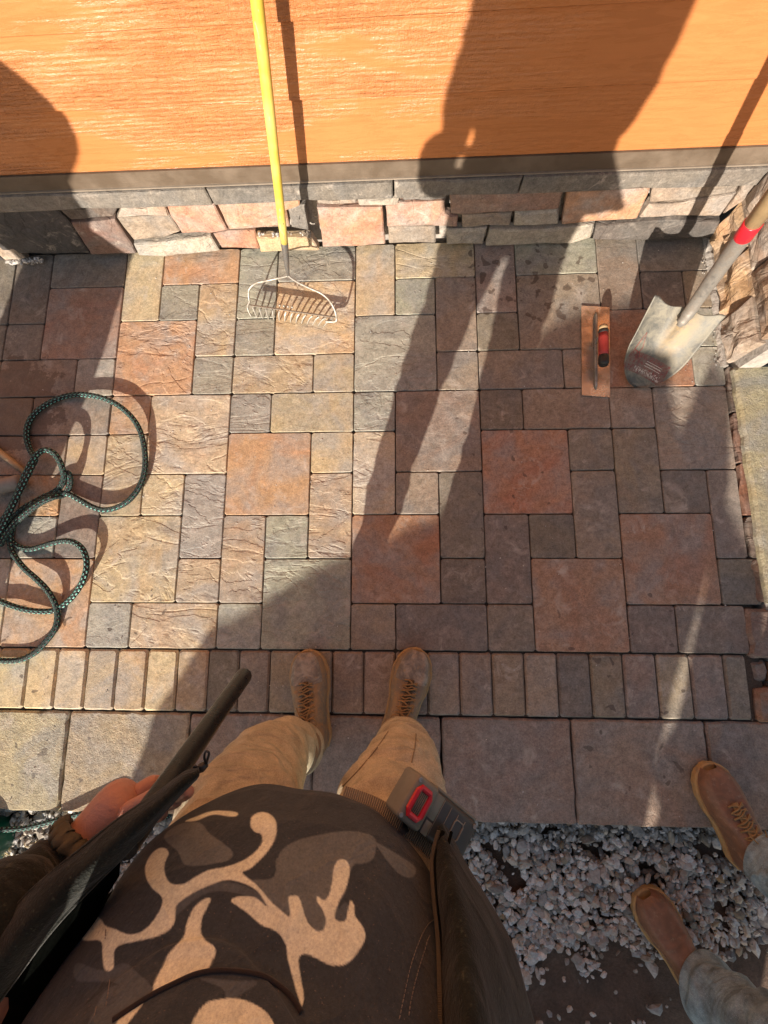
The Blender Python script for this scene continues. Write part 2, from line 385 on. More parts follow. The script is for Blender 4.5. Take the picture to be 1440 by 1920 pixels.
# ------------------------------------------------------------------ paving
COLS = {'o': (.45, .285, .165), 't': (.46, .37, .245), 'g': (.33, .315, .255), 'm': (.29, .232, .178), 'r': (.32, .205, .145),
        'd': (.225, .190, .152), 'x': (.35, .200, .125), 'y': (.49, .375, .235)}
patio = MB(); patio.box((-.8, .645, -.08), (4.2, 1.69, .136)); patio = patio.build('patio', M['sand'], None, False); tag(patio, kind='structure')
def rounded_piece(quad, ztop, th, mat, parent, name, col, emboss, gap=.0016, ch=.0022, jit=.0009, seg=4):
    """a block with slightly uneven arrises; quad is four ground points, counter-clockwise"""
    c = sum((Vector(q) for q in quad), Vector()) / 4
    Q = []
    for q in quad:
        q = Vector(q); d = Vector((c.x - q.x, c.y - q.y, 0)); Q.append(q + Vector((math.copysign(gap, d.x), math.copysign(gap, d.y), 0)))
    pts = []; s = U(0, 99)
    for i in range(4):
        a, b = Q[i], Q[(i + 1) % 4]; e = b - a; nrm = Vector((-e.y, e.x, 0)).normalized()
        L = e.length; k = max(2, int(L / .03))
        cr = min(.006, L * .1)
        for j in range(k + 1):
            t = j / k; t = max(cr / L, min(1 - cr / L, t))
            p = a + e * t + nrm * (jit * 1.6 * noise.noise(Vector((p0 := (a + e * t).x * 40, (a + e * t).y * 40, s))))
            pts.append(p)
    n = len(pts); V = []
    for k, (ins, z) in enumerate(((0, -th), (0, -ch * 1.3), (ch, 0))):
        for p in pts:
            d = Vector((c.x - p.x, c.y - p.y, 0))
            q = Vector((p.x + math.copysign(min(ins, abs(d.x)), d.x) * (abs(d.x) > ins), p.y + math.copysign(min(ins, abs(d.y)), d.y) * (abs(d.y) > ins), 0))
            tz = ztop + z + (U(-.0006, .0003) if k == 2 else 0)
            V.append((q.x, q.y, tz))
    F = [(r * n + i, r * n + (i + 1) % n, (r + 1) * n + (i + 1) % n, (r + 1) * n + i) for r in range(2) for i in range(n)]
    F.append(tuple(2 * n + i for i in range(n)))
    o = mk(name, V, F, mat, parent)
    k = U(.88, 1.12); o.color = (col[0] * k, col[1] * k * U(.96, 1.04), col[2] * k * U(.94, 1.06), emboss)
    return o
# (column, row, width, depth, tone, slate relief): six-inch modules, read off the photograph
TILES = [(-10,0,2,2,'t',0),(-8,0,2,2,'o',.1),(-6,0,1,1,'g',.4),(-5,0,2,1,'t',.9),(-3,0,1,1,'g',.3),(-2,0,2,2,'g',.8),(0,0,1,1,'m',0),(1,0,2,1,'d',0),(3,0,1,1,'d',.05),(4,0,2,2,'r',.1),(6,0,1,1,'d',.1),(7,0,1.45,1,'d',.1),
 (-6,1,2,2,'t',.9),(-4,1,1,1,'t',.6),(-3,1,1,2,'t',.9),(0,1,2,2,'x',0),(2,1,1,1,'d',.1),(3,1,1,2,'d',.05),(6,1,2,2,'r',.1),(8,1,.84,1,'d',.1),
 (-10,2,2,2,'d',.4),(-8,2,1,1,'g',.7),(-7,2,1,2,'m',.2),(-2,2,1,1,'g',.5),(-1,2,1,2,'t',.9),(2,2,1,2,'d',.1),(4,2,1,1,'d',.2),(5,2,1,2,'m',.1),(8,2,.67,2,'d',.05),
 (-8,3,1,1,'o',.8),(-6,3,1,2,'t',.8),(-5,3,1,1,'t',.6),(-4,2,1,2,'g',.8),(-3,3,2,2,'o',.05),(0,3,1,2,'t',.8),(1,3,1,1,'m',.1),(3,3,2,2,'x',.05),(6,3,1,2,'m',.1),(7,3,1,1,'d',.1),
 (-10,4,1,2,'d',.3),(-9,4,2,1,'m',.1),(-7,4,1,1,'t',.1),(-5,4,2,2,'t',.9),(-1,4,1,1,'t',.1),(1,4,2,2,'m',.2),(5,4,1,1,'d',.1),(7,4,1.68,2,'m',.7),
 (-9,5,1,1,'m',.2),(-8,5,2,1,'m',.1),(-6,5,1,1,'o',.3),(-3,5,1,1,'g',.7),(-2,5,2,1,'t',.15),(0,5,1,1,'g',.7),(3,5,1,1,'d',.1),(4,5,2,1,'m',.1),(6,5,1,1,'m',.15),
 (-10,6,1,1,'m',.1),(-9,6,2,1,'m',.1),(-7,6,1,1,'g',.2),(-6,6,2,2,'o',.8),(-4,6,1,1,'g',.5),(-3,6,2,1,'t',.7),(-1,6,1,1,'t',.1),(0,6,2,2,'g',.8),(2,6,1,1,'m',.2),(3,6,2,1,'m',.1),(5,6,1,1,'m',.1),(6,6,2,2,'x',.1),(8,6,.7,1,'g',.2),
 (-10,7,1,1,'d',.1),(-9,7,1,1,'d',.1),(-8,7,2,2,'r',.1),(-4,7,1,2,'y',.7),(-3,7,1,1,'g',.5),(-2,7,2,2,'y',.6),(2,7,1,2,'m',.1),(3,7,1,1,'d',.1),(4,7,2,2,'m',.1),(8,7,.67,1,'g',.2),
 (-10,8,1,2,'d',.1),(-9,8,1,2,'d',.1),(-6,8,1,2,'t',.1),(-5,8,1,1,'g',.5),(-3,8,1,2,'g',.6),(0,8,1,2,'t',.1),(1,8,1,1,'g',.1),(3,8,1,2,'m',.1),(6,8,1,2,'m',.15),(7,8,1,1,'d',.1),(8,8,.64,1,'m',.1),
 (-8,9,2,1,'d',.1),(-5,9,2,1,'o',.3),(-2,9,2,1,'g',.7),(1,9,2,1,'t',.5),(4,9,2,1,'g',.15),(7,9,1.62,1,'d',.1)]
for j in range(0, 10, 2):
    for i in range(-18, -10, 2): TILES.append((i, j, 2, 2, random.choice('tmogd'), U(0, .8)))
Um = .15
for (i, j, w, d, t, e) in TILES:
    z = U(-.0012, .0012); q = []
    for a, b in ((0, 0), (w, 0), (w, d), (0, d)):
        q.append(Vector(((i + a) * Um + .0015 * noise.noise(Vector(((i + a) * 3.1, (j + b) * 2.7, 1))) , (j + b) * Um + .0015 * noise.noise(Vector(((i + a) * 1.7, (j + b) * 3.3, 5))), 0)))
    rounded_piece(q, z, .05, M['paver'], patio, 'paver', COLS[t], e)
# soldier course
x = -3.06; pitch = .1035
tones = {}
k = 0
while x < 1.25:
    w = min(pitch, 1.253 - x)
    if w < .03: break
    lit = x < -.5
    t = random.choice('yttyg') if lit else random.choice('mmmdm')  # sunlit stretch gets paler tones, the rest darker: light put into the colour
    tp = U(-.0015, .0015)
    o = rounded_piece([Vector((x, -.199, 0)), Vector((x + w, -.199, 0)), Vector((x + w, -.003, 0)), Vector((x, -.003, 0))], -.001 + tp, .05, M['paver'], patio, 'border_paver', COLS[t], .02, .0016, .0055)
    x += pitch
# step treads: one row of big blasted slabs
for i in range(-8, 6):
    x0 = -.93 + .4075 * (i + 0); x1 = x0 + .4075
    if i == 5: x1 = 1.75
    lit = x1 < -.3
    rounded_piece([Vector((x0, -.508, 0)), Vector((x1, -.508, 0)), Vector((x1, -.202, 0)), Vector((x0, -.202, 0))], -.004 + U(-.001, .001), .11, M['slab'], patio, 'step_slab', (.43, .36, .25) if lit else (.30, .225, .185), .03, .0025, .005, .003)  # base colour carries the lighting: pale where sun falls, darker in shade

# ------------------------------------------------------------------ house wall
wall = empty('house_wall', (0, 1.5, 0)); tag(wall, 'orange lap sided house wall with brown trim over a stacked stone base', 'wall')
b = MB(); b.box((-.9, 1.58, .95), (4.6, .10, 2.2)); b.build('backing', M['mortar'], wall, False)
# lap siding
for k in range(12):
    z0 = .3405 + (k - 0) * .1615 if k == 0 else .5130 + (k - 1) * .1605
    z1 = .5130 if k == 0 else z0 + .1605
    for (xa, xb) in (((-3.2, 1.31),) if k % 3 else ((-3.2, -1.4), (-1.398, 1.31))):
        m = MB(); z2 = z1 + .02
        V = [(xa, 1.483, z0), (xb, 1.483, z0), (xb, 1.4965, z2), (xa, 1.4965, z2), (xa, 1.53, z0), (xb, 1.53, z0), (xb, 1.53, z2), (xa, 1.53, z2), (xa, 1.4815, z0 + .002), (xb, 1.4815, z0 + .002)]
        m.add([(xa, 1.486, z0), (xb, 1.486, z0), (xb, 1.484, z0 + .003), (xa, 1.484, z0 + .003), (xb, 1.4975, z2), (xa, 1.4975, z2), (xb, 1.53, z2), (xa, 1.53, z2), (xb, 1.53, z0), (xa, 1.53, z0)],
              [(0, 1, 2, 3), (3, 2, 4, 5), (5, 4, 6, 7), (9, 8, 1, 0), (0, 3, 5, 7, 9), (1, 8, 6, 4, 2)])
        m.build('siding_board', M['siding'], wall, False)
# trim board with a drip edge
m = MB(); m.box((-.94, 1.495, .3125), (4.5, .03, .054)); m.build('trim_board', M['trim'], wall, False)
m = MB(); m.box((-.94, 1.489, .2872), (4.5, .028, .004)); m.build('drip_edge', simple('metal_flashing', (.24, .20, .16), .4), wall, False)
# stone pieces in a plane
def veneer(poly, face, inward, parent, col, emboss=.55, proud=.014, name='veneer_stone', th=.03, mat=None, amp=.004):
    """poly: outline on the face plane (3d points, counter-clockwise seen from outside); inward: unit vector into the wall"""
    P = [Vector(p) for p in poly]; c = sum(P, Vector()) / len(P); inward = Vector(inward)
    pts = []; s = U(0, 50)
    for i in range(len(P)):
        a, bb = P[i], P[(i + 1) % len(P)]; L = (bb - a).length; k = max(1, int(L / .025))
        for j in range(k):
            p = a + (bb - a) * (j / k); p = p + (c - p).normalized() * (.0028 + .0032 * noise.noise(p * 45 + Vector((s, 0, 0))))
            pts.append(p)
    n = len(pts); V = []; 
    for ins, dep in ((0, th), (0, .004), (.005, -.002 * 0)):
        for p in pts:
            q = p + (c - p).normalized() * ins + inward * (dep - proud) 
            V.append(q)
    # rough face: inner rings
    rings = 3
    for r in range(1, rings + 1):
        t = r / (rings + .6)
        for p in pts:
            q = p + (c - p) * t - inward * proud
            q = q - inward * (amp * (.6 + noise.noise(q * 16 + Vector((s, s, 0))) * 1.6))
            V.append(q)
    V.append(c - inward * (proud + amp))
    R = 2 + rings
    F = [(r * n + i, r * n + (i + 1) % n, (r + 1) * n + (i + 1) % n, (r + 1) * n + i) for r in range(R) for i in range(n)]
    F += [(R * n + i, R * n + (i + 1) % n, len(V) - 1) for i in range(n)]
    o = mk(name, V, F, mat or M['veneer'], parent, False)
    k = U(.72, .88); o.color = (col[0] * k, col[1] * k, col[2] * k, emboss)
    return o
def pw(pts, f, Y=1.487):                                    # pixel outline -> wall plane, turned to run counter-clockwise
    Q = [on_y(*f(*p), Y) for p in pts]
    for q in Q: q.z = min(.2245, max(-.01, q.z))
    A = sum(Q[i].x * Q[(i + 1) % len(Q)].z - Q[(i + 1) % len(Q)].x * Q[i].z for i in range(len(Q)))
    return Q if A > 0 else Q[::-1]
f7 = lambda X, Y: (X / 3, 320 + Y / 3)
f8 = lambda X, Y: (400 + X / 3, 320 + Y / 3)
fA = lambda X, Y: (840 + X / 2.4, 300 + Y / 2.4)
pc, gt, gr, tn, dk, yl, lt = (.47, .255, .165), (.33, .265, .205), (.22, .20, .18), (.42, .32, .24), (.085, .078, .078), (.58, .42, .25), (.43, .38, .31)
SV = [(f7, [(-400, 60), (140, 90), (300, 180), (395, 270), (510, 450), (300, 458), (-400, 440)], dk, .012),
 (f7, [(140, 86), (560, 165), (660, 170), (650, 248), (500, 266), (395, 270), (300, 180)], (.17, .125, .10), .006),
 (f7, [(395, 272), (500, 268), (650, 252), (690, 310), (745, 390), (775, 450), (515, 455)], (.25, .155, .12), .016),
 (f7, [(655, 150), (780, 152), (920, 150), (958, 242), (660, 250)], tn, .010),
 (f7, [(652, 255), (960, 245), (1020, 335), (930, 372), (750, 385), (690, 310)], gt, .006),
 (f7, [(750, 390), (930, 375), (1190, 338), (1240, 425), (930, 462), (780, 452)], lt, .020),
 (f7, [(920, 150), (1195, 140), (1285, 318), (1195, 336), (1022, 335), (960, 242)], pc, .014),
 (f8, [(0, 138), (480, 115), (490, 180), (410, 190), (437, 308), (240, 312), (88, 318)], (.50, .30, .19), .010),
 (f8, [(-2, 340), (85, 320), (240, 318), (265, 425), (45, 418)], pc, .014),
 (f8, [(240, 342), (555, 340), (600, 415), (265, 425)], yl, .026),
 (f8, [(412, 190), (520, 182), (545, 335), (440, 315)], gr, .006),
 (f8, [(575, 118), (800, 110), (810, 170), (582, 174)], tn, .008),
 (f8, [(800, 108), (1052, 103), (1040, 173), (815, 176)], lt, .014),
 (f8, [(1060, 103), (1330, 95), (1310, 145), (1064, 155)], gr, .008),
 (f8, [(580, 180), (955, 177), (970, 388), (800, 405), (615, 405)], pc, .020),
 (f8, [(965, 180), (1062, 160), (1310, 150), (1310, 225), (1380, 240), (1372, 298), (975, 297)], (.44, .27, .19), .014),
 (f8, [(980, 300), (1252, 300), (1255, 392), (983, 395)], gt, .012),
 (fA, [(5, 125), (535, 100), (500, 208), (285, 224), (60, 235), (10, 230)], (.36, .24, .185), .010),
 (fA, [(58, 238), (290, 228), (282, 285), (180, 290), (60, 296)], gt, .008),
 (fA, [(-10, 298), (180, 292), (160, 368), (-8, 370)], lt, .012),
 (fA, [(298, 227), (500, 215), (500, 282), (430, 290), (292, 290)], lt, .006),
 (fA, [(184, 292), (430, 293), (660, 268), (645, 330), (560, 358), (165, 368)], lt, .018),
 (fA, [(542, 98), (928, 86), (852, 248), (508, 275)], (.50, .28, .165), .016),
 (fA, [(930, 86), (1335, 74), (1300, 132), (1020, 180), (902, 182)], gt, .008),
 (fA, [(900, 185), (1020, 183), (1300, 136), (1225, 238), (857, 247)], tn, .012),
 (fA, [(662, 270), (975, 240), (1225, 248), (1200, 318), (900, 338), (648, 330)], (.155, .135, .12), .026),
 (fA, [(1338, 72), (1460, 60), (1460, 150), (1330, 170), (1232, 236), (1305, 134)], tn, .010)]
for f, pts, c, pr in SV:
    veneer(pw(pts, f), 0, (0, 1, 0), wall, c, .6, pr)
# stones further left, out of the picture's edge
x = -3.1
while x < -1.35:
    w = min(U(.2, .35), -1.3 - x)
    z = U(.09, .13)
    for za, zb in ((0, z), (z, .2245)):
        veneer([(x, 1.487, za), (x + w, 1.487, za), (x + w, 1.487, zb), (x, 1.487, zb)], 0, (0, 1, 0), wall, random.choice([dk, tn, gr]), .6, U(.006, .018))
    x += w
# capping course
xs_ = [-3.1, -2.2, -1.35, on_y(381, 345, 1.47).x, on_y(737, 330, 1.47).x, on_y(985, 318, 1.47).x, 1.31]
for i in range(len(xs_) - 1):
    veneer([(xs_[i], 1.487, .2265), (xs_[i + 1], 1.487, .2265), (xs_[i + 1], 1.487, .2845), (xs_[i], 1.487, .2845)], 0, (0, 1, 0), wall, (.225, .200, .170), .35, .020, 'cap_stone', amp=.0015)
# return wall on the right: stone base, trim and siding going the other way
ret = empty('return_wall', (1.32, 1.2, 0)); tag(ret, 'short side wall of rough tan stone beside the upright shovel', 'wall')
m = MB(); m.box((1.365, 1.225, .16), (.07, .55, .34)); m.build('backing', M['mortar'], ret, False)
def pr_(pts, Xp=1.312):
    fR = lambda X, Y: (1290 + X / 4.174, 180 + Y / 4.174)
    Q = [on_x(*fR(*p), Xp) for p in pts]
    A = sum(Q[i].y * Q[(i + 1) % len(Q)].z - Q[(i + 1) % len(Q)].y * Q[i].z for i in range(len(Q)))
    return Q if A < 0 else Q[::-1]
rt = (.40, .285, .175); rb = (.22, .13, .085)
zrow = 0
for (za, zb, cuts) in ((0.0, .15, (1.49, 1.31, 1.14, .98)), (.15, .30, (1.49, 1.22, .98)), (.30, .46, (1.49, 1.28, 1.10, .98))):
    for a, bb in zip(cuts[:-1], cuts[1:]):
        j = [U(-.012, .012) for _ in range(4)]
        veneer([(1.325, a, za + (za > 0) * j[0]), (1.325, bb, za + (za > 0) * j[1]), (1.325, bb + j[3] * .6, zb + j[2] * .5), (1.325, a, zb + j[2])], 0, (1, 0, 0), ret, random.choice([rt, rt, (.45, .29, .16), tn, (.30, .20, .13)]), 1.0, U(.008, .022), amp=.016)
for k in range(8):
    z0 = .475 + .16 * k
    m = MB(); m.add([(1.335, 1.49, z0), (1.335, .98, z0), (1.348, .98, z0 + .175), (1.348, 1.49, z0 + .175), (1.38, 1.49, z0), (1.38, .98, z0), (1.38, .98, z0 + .175), (1.38, 1.49, z0 + .175)],
        [(0, 1, 2, 3), (3, 2, 6, 7), (4, 5, 1, 0), (1, 5, 6, 2), (0, 3, 7, 4)]); m.build('siding_board', M['siding'], ret, False)
m = MB(); m.box((1.295, 1.462, 1.20), (.032, .032, 1.71)); m.build('corner_board', M['siding'], ret, False)
# low stone plinth with a smooth cast cap, right of the paving
pl = empty('stone_plinth', (1.5, .5, 0)); tag(pl, 'low plinth with a smooth buff cap along the right edge of the paving', 'plinth')
m = MB(); fp = [Vector((1.302 + .004 * noise.noise(Vector((0, y * 30, 0))), y, .000)) for y in np.linspace(1.485, .97, 40)]
m.tube(fp, [.0135 + .004 * noise.noise(Vector((3, i * .9, 0))) for i in range(40)], 9, True, None, None, lambda v, d, t, a: v + d * (.004 * noise.noise(v * 130))); m.build('mortar_fillet', M['mortar'], ret, False)
m = MB(); m.box((1.56, .40, -.045), (.46, 1.14, .10)); m.build('core', M['mortar'], pl, False)
cuts = [.97, .80, .62, .44, .30, .16]
for a, bb in zip(cuts[:-1], cuts[1:]):
    veneer([(1.318, a, -.03), (1.318, bb, -.03), (1.318, bb, .004), (1.318, a, .004)], 0, (1, 0, 0), pl, random.choice([(.26, .13, .08), (.2, .15, .12), rb]), .8, .008, amp=.006)
capc = stone_mat('cast_cap', .6, False, True)
q = [Vector((1.322, .152, 0)), Vector((1.80, .152, 0)), Vector((1.80, .972, 0)), Vector((1.316, .955, 0))]
o = rounded_piece(q, .030, .024, capc, pl, 'cap_slab', (.40, .335, .215), .25, .001, .007, .004)
for (xa, xb, ya, yb, zt, c) in ((1.262, 1.50, -.012, .140, .012, (.215, .155, .115)), (1.268, 1.32, -.085, -.018, -.004, (.20, .16, .12)), (1.322, 1.5, -.095, -.018, .004, (.28, .16, .09)), (1.264, 1.5, -.205, -.10, .006, (.30, .165, .10))):
    rounded_piece([Vector((xa, ya, 0)), Vector((xb, ya, 0)), Vector((xb, yb, 0)), Vector((xa, yb, 0))], zt, .06, M['veneer'], pl, 'veneer_stone', c, .8, .003, .009, .006)

# ------------------------------------------------------------------ gravel (nobody could count it)
def gravel(name, n, sampler, parent=None):
    ico = [(0, 0, -1), (.723, -.526, -.447), (-.276, -.851, -.447), (-.894, 0, -.447), (-.276, .851, -.447), (.723, .526, -.447), (.276, -.851, .447), (-.723, -.526, .447), (-.723, .526, .447), (.276, .851, .447), (.894, 0, .447), (0, 0, 1)]
    fc = [(0, 1, 2), (1, 0, 5), (0, 2, 3), (0, 3, 4), (0, 4, 5), (1, 5, 10), (2, 1, 6), (3, 2, 7), (4, 3, 8), (5, 4, 9), (1, 10, 6), (2, 6, 7), (3, 7, 8), (4, 8, 9), (5, 9, 10), (6, 10, 11), (7, 6, 11), (8, 7, 11), (9, 8, 11), (10, 9, 11)]
    rs = np.random.RandomState(3); ico = np.array(ico); V = []; F = []; C = []
    while len(V) < n:
        r = sampler(rs)
        if r is None: continue
        x, y, z, s = r
        sc = np.array([s * rs.uniform(.8, 1.5), s * rs.uniform(.6, 1.0), s * rs.uniform(.4, .75)])
        v = ico * sc * rs.uniform(.72, 1.18, (12, 1))
        a, bq, cq = rs.uniform(0, 6.28), rs.normal(0, .35), rs.normal(0, .35)
        Rz = np.array([[math.cos(a), -math.sin(a), 0], [math.sin(a), math.cos(a), 0], [0, 0, 1]])
        Rx = np.array([[1, 0, 0], [0, math.cos(bq), -math.sin(bq)], [0, math.sin(bq), math.cos(bq)]])
        Ry = np.array([[math.cos(cq), 0, math.sin(cq)], [0, 1, 0], [-math.sin(cq), 0, math.cos(cq)]])
        v = v @ Rx.T @ Ry.T @ Rz.T + np.array([x, y, z])
        F.append(np.array(fc) + 12 * len(V)); V.append(v)
        k = rs.uniform(.22, .58); w = rs.uniform(-.0, .07)
        if rs.rand() < .25: k *= .55
        if rs.rand() < .10: w += .06
        C.append(np.tile([k + w, k + w * .4, k - w * .3, 1], (12, 1)))
    V = np.concatenate(V); F = np.concatenate(F); C = np.concatenate(C)
    o = mk(name, V.tolist(), F.tolist(), M['gravel']); ca = o.data.color_attributes.new('Col', 'FLOAT_COLOR', 'POINT'); ca.data.foreach_set('color', C.astype(np.float32).ravel())
    return o
def smp(rs):
    x = rs.uniform(-1.7, 1.7); y = -.51 - rs.uniform(0, .75)
    if x > .2:
        # thins out towards the lower right, bare dirt shows through
        edge = -.73 - .33 * max(0, min(1, (1.15 - x) / .75)) + .10 * noise.noise(Vector((x * 4, y * 4, 0))) - .1 * (x > 1.0)
        d = edge - y
        p = 1 if d < 0 else max(0, 1 - d / .10) * .6 + .035
        if noise.noise(Vector((x * 9, y * 9, 3))) > .28 and y < -.58: p *= .12
    else: p = 1
    if rs.rand() > p: return None
    lay = max(0, .045 * (1 - (-.51 - y) / .35))
    s = min(.021, max(.003, math.exp(rs.normal(-4.72, .45))))
    return x, y - .008, -.128 + rs.uniform(0, .012 + lay * .9), s
tag(gravel('gravel', 24000, smp), 'loose grey crushed stone spread below the step', 'gravel', kind='stuff')
# broken mortar crumbs along the foot of the walls
def smp2(rs):
    k = rs.rand()
    if k < .25:
        t = rs.rand(); return 1.277 + rs.normal(0, .006) , 1.47 - t * .5, .004, rs.uniform(.002, .004)
    if k < .8:
        q = at(rs.uniform(8, 75), 460 + rs.uniform(-3, 3), .03); return q.x, 1.462 + rs.normal(0, .006), .012, rs.uniform(.004, .008)
    q = on_y(400 + rs.uniform(240, 540) / 3, 320 + 325 / 3, 1.47); return q.x, 1.468 + rs.uniform(-.006, .004), .095 + rs.uniform(-.004, .006), rs.uniform(.003, .007)
tag(gravel('mortar_crumbs', 170, smp2), 'pale crumbs of broken mortar at the foot of the stone walls', 'mortar crumbs', kind='stuff')
# grit and chips lying about on the paving
def smp3(rs):
    x, y = rs.uniform(-1.2, 1.25), rs.uniform(-.5, 1.45)
    if rs.rand() > .25 + .75 * (noise.noise(Vector((x * 2.5, y * 2.5, 9))) > .1): return None
    return x, y, .0012, rs.uniform(.0010, .0028)
tag(gravel('grit', 420, smp3), 'fine pale grit scattered over the pavers and slabs', 'grit', kind='stuff')
# dry straw at the left
m = MB()
for i in range(150):
    p = at(U(-10, 210), U(1575, 1760), -.10); a = U(0, 6.28); L = U(.02, .05); h = U(.0, .02)
    pts = [p + Vector((math.cos(a) * L * t, math.sin(a) * L * t, h * math.sin(3 * t) + .006 * math.sin(9 * t + i))) for t in (0, .33, .66, 1)]
    m.tube(spline(pts, 3), .0013, 5)
o = m.build('straw', simple('dry_straw', (.55, .43, .22), .8)); tag(o, 'bits of dry straw strewn on the gravel at the lower left', 'straw', kind='stuff')

# ------------------------------------------------------------------ rake against the wall
rake = empty('bow_rake', at(540, 600, 0)); tag(rake, 'yellow handled steel bow rake leaning head down against the orange wall', 'rake')
A = Vector((-.2235, 1.284, .120)); B = Vector((-.116, 1.388, .775)); dr = (B - A).normalized()
m = MB(); hp = [A + dr * t for t in (.125, .2, .5, .9, 1.26)]
m.tube(hp, [.0122, .0126, .0138, .0142, .0135], 20); m.build('handle', M['yellow'], rake)
m = MB(); m.tube([A + dr * t for t in (-.004, .01, .05, .09, .124, .127)], [.0045, .0060, .0092, .0108, .0124, .0118], 18); m.build('ferrule', M['ferrule'], rake)
m = MB()
m.tube(spline([A + dr * .01, A - dr * .004, at(520, 522, .116), at(497, 527, .108), at(480, 531, .10), at(468, 541, .085), at(466, 553, .065), at(468, 567, .047)], 5), .0036, 9)
m.tube(spline([A + dr * .01, A - dr * .003, at(556, 528, .112), at(580, 540, .108), at(602, 550, .10), at(617, 563, .088), at(627, 580, .068), at(631, 597, .045), at(628, 603, .036), at(610, 603, .034)], 5), .0038, 9)
m.tube(spline([at(468, 565, .047), at(464, 575, .036), at(467, 586, .020), at(472, 594, .006)], 4), [.0032] * 8 + [.0028] * 4 + [.002], 7)
m.build('bow', M['rake_steel'], rake)
p0, p1 = at(468, 572, .040), at(630, 595, .037)
m = MB(); m.tube([p0.lerp(p1, t) for t in (0, .5, 1)], [(.0026, .0095)] * 3, 8, True, None, (0, -.75, -.65)); m.build('head_bar', M['rake_steel'], rake, False)
for i in range(13):
    t = (i + .5) / 13; a = p0.lerp(p1, t); tip = at(478, 596, .001).lerp(at(612, 613, .001), t)
    mid = a.lerp(tip, .45) + Vector((0, -.004, .006))
    m = MB(); m.tube(spline([a + Vector((0, -.006, -.003)), mid, tip], 4), [.0036, .0036, .0035, .0034, .0033, .0031, .0028, .0024, .0014], 6); m.build('tine', M['rake_steel'], rake, False)
m = MB()
for k in range(4):
    c = p0.lerp(p1, .36 + .048 * k) + Vector((0, .0075, .008)); m.tube([c, c + Vector((0, .002, .006))], .004, 6)
m.build('bar_notches', M['rake_steel'], rake)

# ------------------------------------------------------------------ round point shovel
sh = empty('shovel', at(1190, 725, 0)); tag(sh, 'round point shovel with steel blade and red collar standing in the corner', 'shovel')
T = at(1192, 726, .004); L = at(1228, 552, .225); Rr = at(1361, 591, .215); K = at(1297, 578, .235)
ax = (K - T); up_w = (Rr - L).normalized(); nrm = ax.cross(up_w).normalized()
if nrm.dot(CAM - K) < 0: nrm = -nrm
hl = (Rr - L).length / 2; mid = (L + Rr) / 2
V = []; UVs = []; nu, nv = 40, 44
def halfw(t):                                              # t 0 at the tip, 1 at the shoulder
    if t > .55: return .90 + .10 * ((t - .55) / .45)
    s = t / .55; return .90 * (1 - (1 - s) ** 2.15) ** .62
for j in range(nv + 1):
    t = j / nv; c = T.lerp(mid, t)
    for i in range(nu + 1):
        s = i / nu * 2 - 1; hw = hl * halfw(t)
        dish = -.020 * (1 - s * s) * math.sin(math.pi * min(1, t * .92 + .05)) + .016 * math.exp(-(s / .15) ** 2) * max(0, min(1, (t - .45) / .5))
        rim = .004 * (abs(s) ** 8)
        top = 0
        if t > .86: top = (t - .86) / .14 * (-.018 * math.sin(min(1, abs(s) * 1.15) * math.pi) ** 1.0 * 1.0)
        p = c + up_w * (s * hw) + nrm * (dish + rim) + ax.normalized() * top
        V.append(p); UVs.append((s * halfw(t), t))
F = [(j * (nu + 1) + i, j * (nu + 1) + i + 1, (j + 1) * (nu + 1) + i + 1, (j + 1) * (nu + 1) + i) for j in range(nv) for i in range(nu)]
def blade_mat():
    m = N('scratched_blade_steel', .55, .3); uv = m.n('TexCoord').outputs['UV']; P = m.coord('Position'); n = m.noise(P, 26, 6, .75, .6); f = m.noise(P, 420, 3, .9); s2 = m.n('SeparateXYZ'); m.put(uv, s2.inputs[0])
    col = m.mix(m.ramp(n, [(.40, 0), (.62, 1)]), (.10, .098, .09), (.24, .22, .175))
    dd = m.n('VectorMath', operation='DISTANCE'); m.put(uv, dd.inputs[0]); dd.inputs[1].default_value = (.22, .72, 0)
    clay = m.math('MULTIPLY', m.ramp(dd.outputs['Value'], [(.10, 1), (.42, 0)]), m.ramp(m.noise(P, 40, 5, .7), [(.35, .2), (.6, .95)]))
    col = m.mix(clay, col, (.34, .24, .13))
    # worn red label across the point
    u, v = s2.outputs[0], s2.outputs[1]
    def band(x, a, b2): return m.math('MULTIPLY', m.math('GREATER_THAN', x, a), m.math('LESS_THAN', x, b2))
    vv = m.math('ADD', v, m.math('MULTIPLY', u, .06)); lab = m.math('MULTIPLY', band(vv, .13, .36), band(u, -.72, .60))
    worn = m.ramp(m.noise(P, 120, 5, .8), [(.46, 0), (.60, 1)])
    col = m.mix(m.math('MULTIPLY', lab, m.math('ADD', .25, m.math('MULTIPLY', worn, .6))), col, (.20, .035, .035))
    ln = m.math('LESS_THAN', m.math('FRACT', m.math('MULTIPLY', vv, 34)), .42); wd = m.ramp(m.noise(m.n('Mapping').outputs[0], 3), [(.4, 0), (.5, 1)])
    tx = m.math('MULTIPLY', m.math('MULTIPLY', band(vv, .24, .30), band(u, -.1, .42)), m.math('MULTIPLY', ln, m.ramp(m.noise(uv, 90, 1), [(.42, 0), (.48, 1)])))
    tx2 = m.math('MULTIPLY', m.math('MULTIPLY', band(vv, .15, .21), band(u, -.35, .5)), m.ramp(m.noise(uv, 34, 3, .7, .5), [(.52, 0), (.56, 1)]))
    col = m.mix(m.math('MAXIMUM', tx, tx2), col, (.55, .50, .45))
    return m.done(col, m.ramp(n, [(.3, .42), (.7, .7)]), m.bump(m.math('ADD', f, n), .6, .001), m.math('SUBTRACT', .45, m.math('MULTIPLY', clay, .4)))
M['blade'] = blade_mat()
